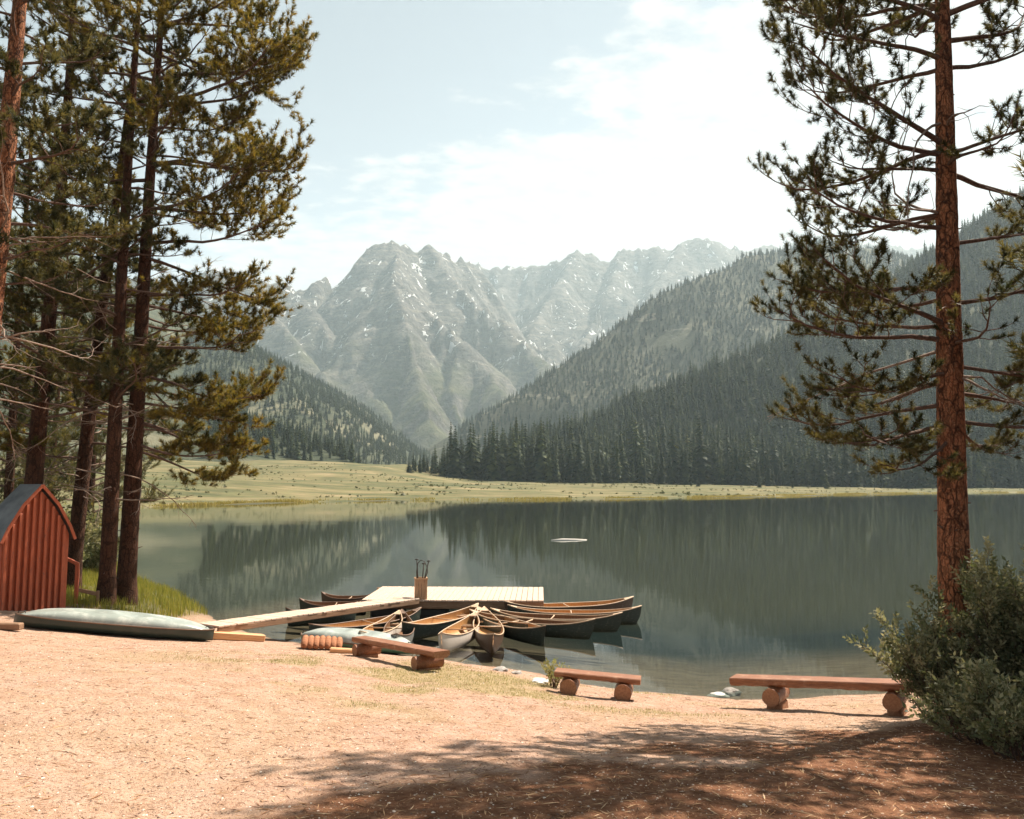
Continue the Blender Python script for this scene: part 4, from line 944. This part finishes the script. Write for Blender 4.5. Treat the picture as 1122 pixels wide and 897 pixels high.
M['gunwd'] = wood('dark_gunwale', (.10, .055, .035), (.22, .13, .08), 2, (1, 8, 8), .5, .4)
PROTO = {}
def make_canoe(hull, inn, gun, L=4.2):
    o = empty('canoe'); 
    V, F = canoe_mesh(L); mb = MB(); mb.add(V, F, 0, True); h_ = mb.build('hull', HM[hull], o)
    V, F = canoe_mesh(L, inner=True); mb = MB(); mb.add(V, F, 0, True)
    for k in range(15):   # ribs
        i = 3 + k * 1.6; 
    mb.build('lining', M[inn], o)
    W_ = 17; n = 29; V, F = canoe_mesh(L)
    mb = MB()
    for side in (0, 16):
        P_ = [Vector(V[i * 17 + side]) + Vector((0, 0, .008)) for i in range(n)]; mb.tube(P_, .017, 6)
    mb.build('gunwale', M[gun], o)
    for x, w_ in ((-1.3, .225), (1.15, .25)):
        mb = MB(); mb.box((x, 0, .19), (.26, w_ * 2, .022), None, 0, .006); mb.box((x - .12, 0, .212), (.03, w_ * 1.98, .03)); mb.box((x + .12, 0, .212), (.03, w_ * 1.98, .03)); mb.build('seat', M['gunw'], o)
    for x, w_ in ((-.1, .385),):
        mb = MB(); mb.tube([(x, -w_ * .98, .268), (x, 0, .264), (x, w_ * .98, .268)], [.022, .016, .022], 6); mb.build('thwart', M['gunw'], o)
    for sx in (-1, 1):
        mb = MB(); x0 = L / 2 * .985; x1 = L / 2 * .86; b1 = .40 * (1 - .86 ** 2.3) ** .95; z1 = .28 + .19 * .86 ** 3.2; z0 = .28 + .19 * .985 ** 3.2
        mb.add([(sx * x0, .012, z0 + .016), (sx * x0, -.012, z0 + .016), (sx * x1, -b1, z1 + .016), (sx * x1, b1, z1 + .016), (sx * x0, .012, z0 - .01), (sx * x0, -.012, z0 - .01), (sx * x1, -b1, z1 - .01), (sx * x1, b1, z1 - .01)],
               [(0, 1, 2, 3), (4, 7, 6, 5), (0, 4, 5, 1), (1, 5, 6, 2), (2, 6, 7, 3), (3, 7, 4, 0)]); mb.build('end_deck', M[gun], o)
    return o
CN = [  # (u,v) dock end, (u,v) outer end, hull, interior, gunwale, label
 ((552, 655), (694, 650), 'brown', 'inner', 'gunw', 'farthest canoe on the right side of the dock, its brown tip raised above the rest'),
 ((556, 659), (703, 660), 'dark', 'inner', 'gunw', 'longest reaching dark canoe whose tip lies farthest right of the fleet'),
 ((556, 663), (682, 667), 'dark', 'innerdark', 'gunw', 'dark canoe third from the far side in the right fan of canoes'),
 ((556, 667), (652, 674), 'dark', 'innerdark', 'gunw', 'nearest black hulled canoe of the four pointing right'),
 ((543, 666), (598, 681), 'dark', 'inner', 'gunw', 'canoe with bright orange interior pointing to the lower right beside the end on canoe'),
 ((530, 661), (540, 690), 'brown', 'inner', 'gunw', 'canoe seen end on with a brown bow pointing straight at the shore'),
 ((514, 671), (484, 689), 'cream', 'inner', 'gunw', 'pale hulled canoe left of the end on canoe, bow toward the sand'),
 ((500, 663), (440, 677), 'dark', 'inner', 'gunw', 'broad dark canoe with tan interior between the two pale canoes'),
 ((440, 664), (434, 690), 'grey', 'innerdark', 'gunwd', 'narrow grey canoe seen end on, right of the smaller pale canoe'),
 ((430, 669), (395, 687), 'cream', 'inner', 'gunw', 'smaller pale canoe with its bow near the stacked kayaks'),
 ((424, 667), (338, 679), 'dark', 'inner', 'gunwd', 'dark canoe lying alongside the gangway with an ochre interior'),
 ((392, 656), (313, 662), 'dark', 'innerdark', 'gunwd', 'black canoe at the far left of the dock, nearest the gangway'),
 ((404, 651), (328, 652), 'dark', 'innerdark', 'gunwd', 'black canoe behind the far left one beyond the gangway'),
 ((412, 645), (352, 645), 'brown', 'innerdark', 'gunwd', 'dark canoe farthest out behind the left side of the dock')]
for k, (a_, b_, hu, inn, gu, lab) in enumerate(CN):
    key = (hu, inn, gu)
    if key not in PROTO: c_ = PROTO[key] = make_canoe(*key)
    else: c_ = copy_tree(PROTO[key])
    A_ = onz(*a_, .5); B_ = onz(*b_, .5); e = B_ - A_; L = e.length; LL = 2.9 if hu == 'cream' else (min(L, 3.3) if k >= 11 else min(max(L, 3.3), 4.6))
    print('canoe', k, round(L, 2))
    dirn = e.normalized(); mid = B_ - dirn * LL / 2; sc_ = LL / 4.2
    c_.location = (mid.x, mid.y, 0); c_.rotation_euler = (R(random.uniform(-2, 2)), 0, math.atan2(e.y, e.x)); c_.scale = (sc_, .84, .88)
    tag(c_, lab, 'canoe', 'canoes moored around the dock')
# floating pale log out on the lake
p0 = onz(604, 592); p1 = onz(643, 591.5); mb = MB(); mb.tube([p0, p0.lerp(p1, .3) + Vector((0, .05, .02)), p0.lerp(p1, .7), p1], [.05, .09, .085, .04], 9)
t = NT('bleached_wood'); t.pbr((.72, .66, .58), .7, None, .2); M['bleach'] = t.mat
tag(mb.build('floating_log', M['bleach']), 'bleached log floating alone on the open lake', 'log')

# ------------------------------------------------------------------ benches
M['bench'] = wood('red_stained_bench_wood', (.13, .045, .02), (.32, .125, .052), 1.3, (1, 14, 14), .5, .4, (.36, .20, .12))
M['endgrain'] = wood('log_end_wood', (.22, .10, .055), (.38, .20, .11), 2, (6, 6, 6), .8, .2)
def bench(label, gl, gr, wd, th, Hs, logr, over_l, over_r, loglen=.5, split=False):
    """gl, gr: ground points of the two log supports"""
    d = (gr - gl); yaw = math.atan2(d.y, d.x); Ls = math.hypot(d.x, d.y); base = (gl + gr) / 2
    o = empty('log_bench', base, yaw, label, 'bench', 'log benches on the shore'); tilt = math.atan2(d.z, Ls); o.rotation_euler = (0, -tilt, yaw); gl = Vector((gl.x, gl.y, base.z)); gr = Vector((gr.x, gr.y, base.z))
    for sx, g in ((-1, gl), (1, gr)):
        dz = g.z - base.z; mb = MB(); r_ = random.Random(int(sx * 7 + base.x * 10)); rad = logr * r_.uniform(.95, 1.05); zc = Hs - th - rad * .97
        N = 18; P_ = [Vector((sx * Ls / 2, -loglen / 2 + loglen * k / 4, zc)) for k in range(5)]
        mb.tube(P_, [rad * .97, rad, rad * 1.02, rad, rad * .96], N, 0, False)
        mb.v = [(a_[0] + r_.uniform(-.007, .007), a_[1], a_[2] + r_.uniform(-.006, .006)) for a_ in mb.v]
        for s_, y in ((1, -loglen / 2), (-1, loglen / 2)):
            V = [(sx * Ls / 2 + rad * .97 * math.cos(6.283 * q / N) * 1.0, y, zc + rad * .97 * math.sin(6.283 * q / N)) for q in range(N)]; mb.add(V, [list(range(N))], 1)
        mb.build('support_log', [M['bench'], M['endgrain']], o)
        # log feet reach the sand
        mb = MB(); gzz = dz; mb.box((sx * Ls / 2, 0, (zc - rad * .8 + gzz - .05) / 2), (rad * 1.5, loglen * .8, max(.04, (zc - rad * .8) - (gzz - .05))), None, 0, .02); mb.build('foot_block', M['endgrain'], o)
    x0, x1 = -Ls / 2 - over_l, Ls / 2 + over_r; mb = MB(); n = 24; V = []; F = []
    prof = [(-wd / 2, 0), (-wd / 2 + .012, .012), (wd / 2 - .012, .012), (wd / 2, 0), (wd / 2, -th * .55), (wd * .33, -th * .92), (0, -th), (-wd * .33, -th * .92), (-wd / 2, -th * .55)]
    r_ = random.Random(5)
    for i in range(n + 1):
        x = x0 + (x1 - x0) * i / n; w1 = 1 + r_.uniform(-.03, .03)
        for y, z in prof: V.append((x, y * w1, Hs - .012 + z * (1 + (r_.uniform(-.06, .06) if z < -.02 else 0))))
    q = len(prof)
    for i in range(n):
        for j in range(q): F.append((i * q + j, (i + 1) * q + j, (i + 1) * q + (j + 1) % q, i * q + (j + 1) % q))
    mb.add(V, F, 0); mb.add(V[:q], [list(range(q))], 1); mb.add(V[-q:], [list(range(q))[::-1]], 1); mb.build('seat', [M['bench'], M['endgrain']], o)
    return o
def gp(u, v): return onground(u, v)
bench('long red log bench beside the willow shrubs', gp(852, 776), gp(984, 783), .32, .105, .41, .12, .58, .26)
bench('short dark log bench in the middle beside the pale weed', gp(624, 760), gp(683, 766), .28, .08, .33, .125, .22, .24, .42)
bench('long log bench slanting in front of the overturned pale kayaks', gp(402, 719), gp(469, 734), .29, .10, .34, .115, .38, .50)

# ------------------------------------------------------------------ shed
def shed():
    g = onground(31, 671); yaw = R(63)          # front faces right of the camera
    o = empty('red_shed', (g.x - .1, g.y + .35, g.z), yaw, 'small red board and batten shed with a curved gable at the left', 'shed')
    t = NT('red_boards'); gn = t.noise(5, 6, .7, sc=(6, 6, .6)); c = t.ramp(gn, [(.3, (.30, .065, .030)), (.7, (.48, .125, .055))]); c = t.mix(t.rng(t.noise(7, 6, .8, sc=(3, 3, .7)), .52, .66, 0, .75), c, (.13, .06, .045)); c = t.mix(t.rng(t.noise(22, 5, .8, sc=(2, 2, .5)), .60, .68, 0, .6), c, (.42, .24, .16))
    t.pbr(c, .65, t.bump(gn, .4, .006), .3); red = t.mat
    W_ = .76; peak = 2.66; prof = [(-W_, 0), (-W_, 1.62), (-W_ * .88, 1.80), (-W_ * .50, 2.25), (0, peak), (W_ * .50, 2.25), (W_ * .88, 1.80), (W_, 1.62), (W_, 0)]; Dp = .6
    mb = MB(); V = [(x, 0, z) for x, z in prof] + [(x, Dp, z) for x, z in prof]; n = len(prof); V = [(x, y, z if z > 0 else -.25) for x, y, z in V]
    mb.add(V, [list(range(n)), list(range(n, 2 * n))[::-1]] + [(i, i + 1, n + i + 1, n + i) for i in (0, n - 2)]); wall_ = mb.build('wall', red, o)
    mb = MB(); k = 0; x = -W_ + .05
    def top(x):
        a = abs(x)
        P_ = [(0, peak), (W_ * .5, 2.25), (W_ * .88, 1.80), (W_, 1.62)]
        for (a0, z0), (a1, z1) in zip(P_[:-1], P_[1:]):
            if a <= a1: return z0 + (z1 - z0) * (a - a0) / (a1 - a0)
        return 1.62
    while x < W_ - .02:
        h_ = min(top(x - .022), top(x + .022)) - .02; mb.box((x, -.035, h_ / 2 - .02), (.062, .068, h_), None, 0, .006); x += .146
    mb.build('battens', red, wall_)
    # roof shell
    t = NT('grey_metal_roof'); t.pbr(t.ramp(t.noise(3, 4, .6), [(.3, (.06, .06, .06)), (.7, (.16, .155, .15))]), .45, t.bump(t.noise(12, 2, .5, sc=(1, .2, 1)), .3, .01), .5, .5); rf = t.mat
    mb = MB(); R_ = [(-W_ - .08, 1.50), (-W_ * .93, 1.80), (-W_ * .53, 2.295), (0, peak + .06), (W_ * .53, 2.295), (W_ * .93, 1.80), (W_ + .08, 1.50)]; q = len(R_)
    for s_, y0, y1 in ((0, -.10, Dp + .1),):
        V = [(x, y, z) for y in (y0, y1) for x, z in R_] + [(x * 1.03, y, z + .03) for y in (y0, y1) for x, z in R_]
        F = []
        for i in range(q - 1): F += [(i, i + 1, q + i + 1, q + i), (2 * q + i, 3 * q + i, 3 * q + i + 1, 2 * q + i + 1), (i, 2 * q + i, 2 * q + i + 1, i + 1), (q + i, q + i + 1, 3 * q + i + 1, 3 * q + i)]
        F += [(0, q, 3 * q, 2 * q), (q - 1, 3 * q - 1, 4 * q - 1, 2 * q - 1)]
        mb.add(V, F)
    roof_ = mb.build('roof', rf, o)
    mb = MB()
    for i in range(q - 1):
        a_, b_ = Vector((R_[i][0], -.112, R_[i][1] + .0)), Vector((R_[i + 1][0], -.112, R_[i + 1][1])); m_ = (a_ + b_) / 2; e = b_ - a_
        mb.box(m_, (e.length + .01, .022, .07), Matrix.Rotation(-math.atan2(e.z, e.x), 4, 'Y'), 0, .003)
    mb.build('rake_trim', red, roof_)
    return red
red = shed()
# red handrail beside the shed
p = onground(83, 661); hr = empty('handrail', p, R(20), 'low red wooden handrail with a slanted brace right of the shed', 'handrail')
mb = MB(); mb.box((0, 0, .45), (.09, .09, 1.0), None, 0, .01); mb.build('post', red, hr)
mb = MB(); e = Vector((-.42, 0, .22)); mb.box((-.16, 0, 1.02), (.44, .08, .08), Matrix.Rotation(.5, 4, 'Y'), 0, .01); mb.build('brace', red, hr)
mb = MB(); mb.box((.22, .05, .26), (.5, .06, .09), Matrix.Rotation(.28, 4, 'Y'), 0, .01); mb.build('lower_rail', M['dockdark'], hr)
mb = MB(); mb.box((.46, .05, .05), (.07, .07, .45), None, 0, .01); mb.build('short_post', M['dockdark'], hr)

# ------------------------------------------------------------------ kayaks ashore
def paint(name, c, c2, rough=.3): 
    t = NT(name); t.pbr(t.mix(t.rng(t.noise(3, 5, .7), .45, .7), c, c2), rough, t.bump(t.noise(5, 3, .5), .15, .02), .5); return t.mat
M['pale'] = paint('pale_seafoam_plastic', (.27, .30, .27), (.46, .47, .42)); M['darkhull'] = paint('dark_green_plastic', (.018, .034, .028), (.035, .045, .035), .4)
M['green'] = paint('deep_green_plastic', (.06, .15, .10), (.10, .20, .13)); M['strap'] = paint('black_webbing', (.02, .02, .02), (.04, .04, .04), .7)
def kayak(label, A_, B_, beam, hgt, deckm, hullm, group=None, seamf=.42, cover=True):
    d = B_ - A_; L = d.length; yaw = math.atan2(d.y, d.x); pit = math.asin(d.z / L); o = empty('kayak', (A_ + B_) / 2, yaw, label, 'kayak', group); o.rotation_euler = (0, -pit, yaw)
    n = 41; q = 24
    def sect(t_, u):     # u angle 0..2pi, returns y,z ; flat-ish crown
        a = abs(t_); b = beam / 2 * max(1 - a ** 2.6, 0) ** .6 + .012; h_ = hgt * (1 - .30 * a ** 2 - .45 * a ** 8); zc = hgt * seamf
        y = b * math.copysign(abs(math.cos(u)) ** .7, math.cos(u)); s_ = math.sin(u)
        z = zc + (h_ - zc) * s_ * (1 - .25 * (1 - abs(math.cos(u)))) if s_ > 0 else zc + zc * .98 * (-(abs(s_) ** .55))
        if s_ > 0:
            for cx0, wx, dp in ((-.30, .13, .045), (.12, .16, .06), (.55, .08, .03)):
                e = ((t_ - cx0) / wx) ** 2 + (math.cos(u) / .55) ** 2
                if e < 1: z -= dp * (1 - e) ** .6
        return y, z
    for nm, u0, u1, mat_ in (('deck', 0., math.pi, deckm), ('hull', math.pi, 2 * math.pi, hullm)):
        mb = MB(); V = []; F = []
        for i in range(n):
            t_ = -1 + 2 * i / (n - 1)
            for j in range(q + 1):
                y, z = sect(t_, u0 + (u1 - u0) * j / q); V.append((L / 2 * t_, y, z))
        for i in range(n - 1):
            for j in range(q): F.append((i * (q + 1) + j, (i + 1) * (q + 1) + j, (i + 1) * (q + 1) + j + 1, i * (q + 1) + j + 1))
        mb.add(V, F, 0, True); mb.add(V[:q + 1], [list(range(q + 1))]); mb.add(V[-q - 1:], [list(range(q + 1))]); mb.build(nm, M[mat_], o)
    mb = MB()
    for s_ in (1, -1): mb.tube([(L / 2 * t_, s_ * (sect(t_, 0)[0] + .002), hgt * seamf) for t_ in np.linspace(-1, 1, 31)], .014, 6)
    mb.build('rim', M['gunwd'], o)
    for sx in (-1, 1):
        mb = MB(); z0 = sect(sx * .93, 1.57)[1]; mb.tube([(sx * L / 2 * .90, 0, z0 + .0), (sx * L / 2 * .91, 0, z0 + .05), (sx * L / 2 * .97, 0, z0 + .045), (sx * L / 2 * .98, 0, z0 - .02)], .010, 6); mb.build('carry_handle', M['strap'], o)
    return o
ka = onground(14, 686); kb = onground(233, 703); 
ka.z += .02; kb.z += .02
kayak('long upturned boat with a pale seafoam top and black side beside the shed', ka, kb, .86, .44, 'pale', 'darkhull', seamf=.52)
a_ = onground(330, 707) + Vector((.1, .55, 0)); b_ = onground(446, 719) + Vector((.1, .2, 0)); a_ = onground(318, 706) + Vector((.15, .35, .02))
kayak('overturned pale kayak on the sand behind the slanting bench', a_, b_, .85, .38, 'pale', 'green', 'kayaks behind the slanting bench')
a2 = onground(322, 712) + Vector((0, .1, .0)); b2 = a2 + Vector((1.2, -.1, 0))
# rolled tan cushions in front of the kayaks
t = NT('tan_canvas'); t.pbr(t.ramp(t.noise(14, 4, .6), [(.3, (.22, .085, .04)), (.7, (.42, .19, .10))]), .85, t.bump(t.noise(30, 3, .6), .4, .01), .15); M['tan'] = t.mat
p0 = onground(333, 711.5); p1 = onground(371, 713.5)
labs = ['first', 'second', 'third', 'fourth', 'fifth', 'sixth', 'seventh']
for k in range(7):
    p = p0.lerp(p1, k / 6); p.z = gz(p.x, p.y); o_ = Vector((.035 * math.sin(k * 2), .33, .10)); f_ = k / 6
    mb = MB(); r0_ = .062
    mb.tube([(0, -.02, r0_ * .8), (0, .0, r0_), (-.02, .12, .11), (-.04, .25, .15), (-.06, .36, .16), (-.06, .39, .16)], [r0_ * .5, r0_, r0_ * 1.12, r0_ * 1.1, r0_, r0_ * .4], 12)
    tag(mb.build('rolled_cushion', M['tan'], loc=p), f'plump tan roll, {labs[k]} from the left in the row before the pale kayak', 'cushion', 'tan rolls in front of the kayak')
def beam(label, A_, B_, w_, h_, name='timber_beam', mat='boxwood2'):
    d = B_ - A_; mb = MB(); L = d.length; mb.box((0, 0, h_ / 2), (L, w_, h_), None, 0, .02)
    o = mb.build(name, M[mat], loc=(A_ + B_) / 2); o.rotation_euler = (0, -math.asin(d.z / L), math.atan2(d.y, d.x)); return tag(o, label, 'beam', 'timber beams on the sand')
M['boxwood2'] = wood('orange_timber', (.52, .24, .10), (.70, .40, .20), 1.5, (1, 10, 10), .6, .3)
beam('squared orange timber lying past the right end of the black sided boat', onground(222, 702) + Vector((0, .25, 0)), onground(288, 703), .20, .15)
beam('short light timber lying between the tan rolls and the slanting bench', onground(361, 715), onground(394, 717), .14, .10)
p = onground(2, 690); beam('dark weathered timber poking out under the left tip of the black sided boat', p + Vector((-.5, .1, 0)), p + Vector((.35, 0, .0)), .16, .12, 'timber_beam', 'dockdark')

# shore stones
import bmesh
def rock(u, v, s, lab, mat='stone', fl=.5, pos=None):
    p = pos or onground(u, v); bm = bmesh.new(); bmesh.ops.create_icosphere(bm, subdivisions=3, radius=1)
    sd_ = random.random() * 50
    from mathutils import noise as mn
    for v_ in bm.verts: v_.co *= 1 + .45 * mn.noise(v_.co * 1.1 + Vector((sd_, 0, 0))) + .12 * mn.noise(v_.co * 3.5 + Vector((0, sd_, 0)))
    for v_ in bm.verts: v_.co = Vector((v_.co.x * s * 1.3, v_.co.y * s, v_.co.z * s * fl))
    me_ = bpy.data.meshes.new('rock'); bm.to_mesh(me_); bm.free(); o = bpy.data.objects.new('shore_rock', me_); COL.objects.link(o); me_.materials.append(M[mat]); o.location = (p.x, p.y, p.z + s * fl * .35); o.rotation_euler.z = random.random() * 6
    return tag(o, lab, 'rock', 'rocks at the waterline')
t = NT('grey_stone'); t.pbr(t.ramp(t.noise(9, 6, .7), [(.3, (.16, .14, .125)), (.7, (.42, .38, .34))]), .8, t.bump(t.noise(20, 5, .7), .6, .02), .25); M['stone'] = t.mat
t = NT('pale_stone'); t.pbr(t.ramp(t.noise(9, 6, .7), [(.3, (.5, .46, .42)), (.7, (.72, .68, .62))]), .8, t.bump(t.noise(20, 5, .7), .6, .02), .25); M['palestone'] = t.mat
rock(799, 762, .16, 'dark grey rock at the waterline left of the long red bench', fl=.6)
rock(786, 763, .13, 'flat pale rock beside the dark one at the waterline', 'palestone', .35)
rock(592, 748, .12, 'pale stone at the waterline beside the weed', 'palestone', .4)
rock(548, 735, .13, 'low brown grey stone in the wet sand right of the slanting bench', 'stone', .35)
rock(566, 738, .09, 'tiny stone between the low brown stone and the weed', 'stone', .4)
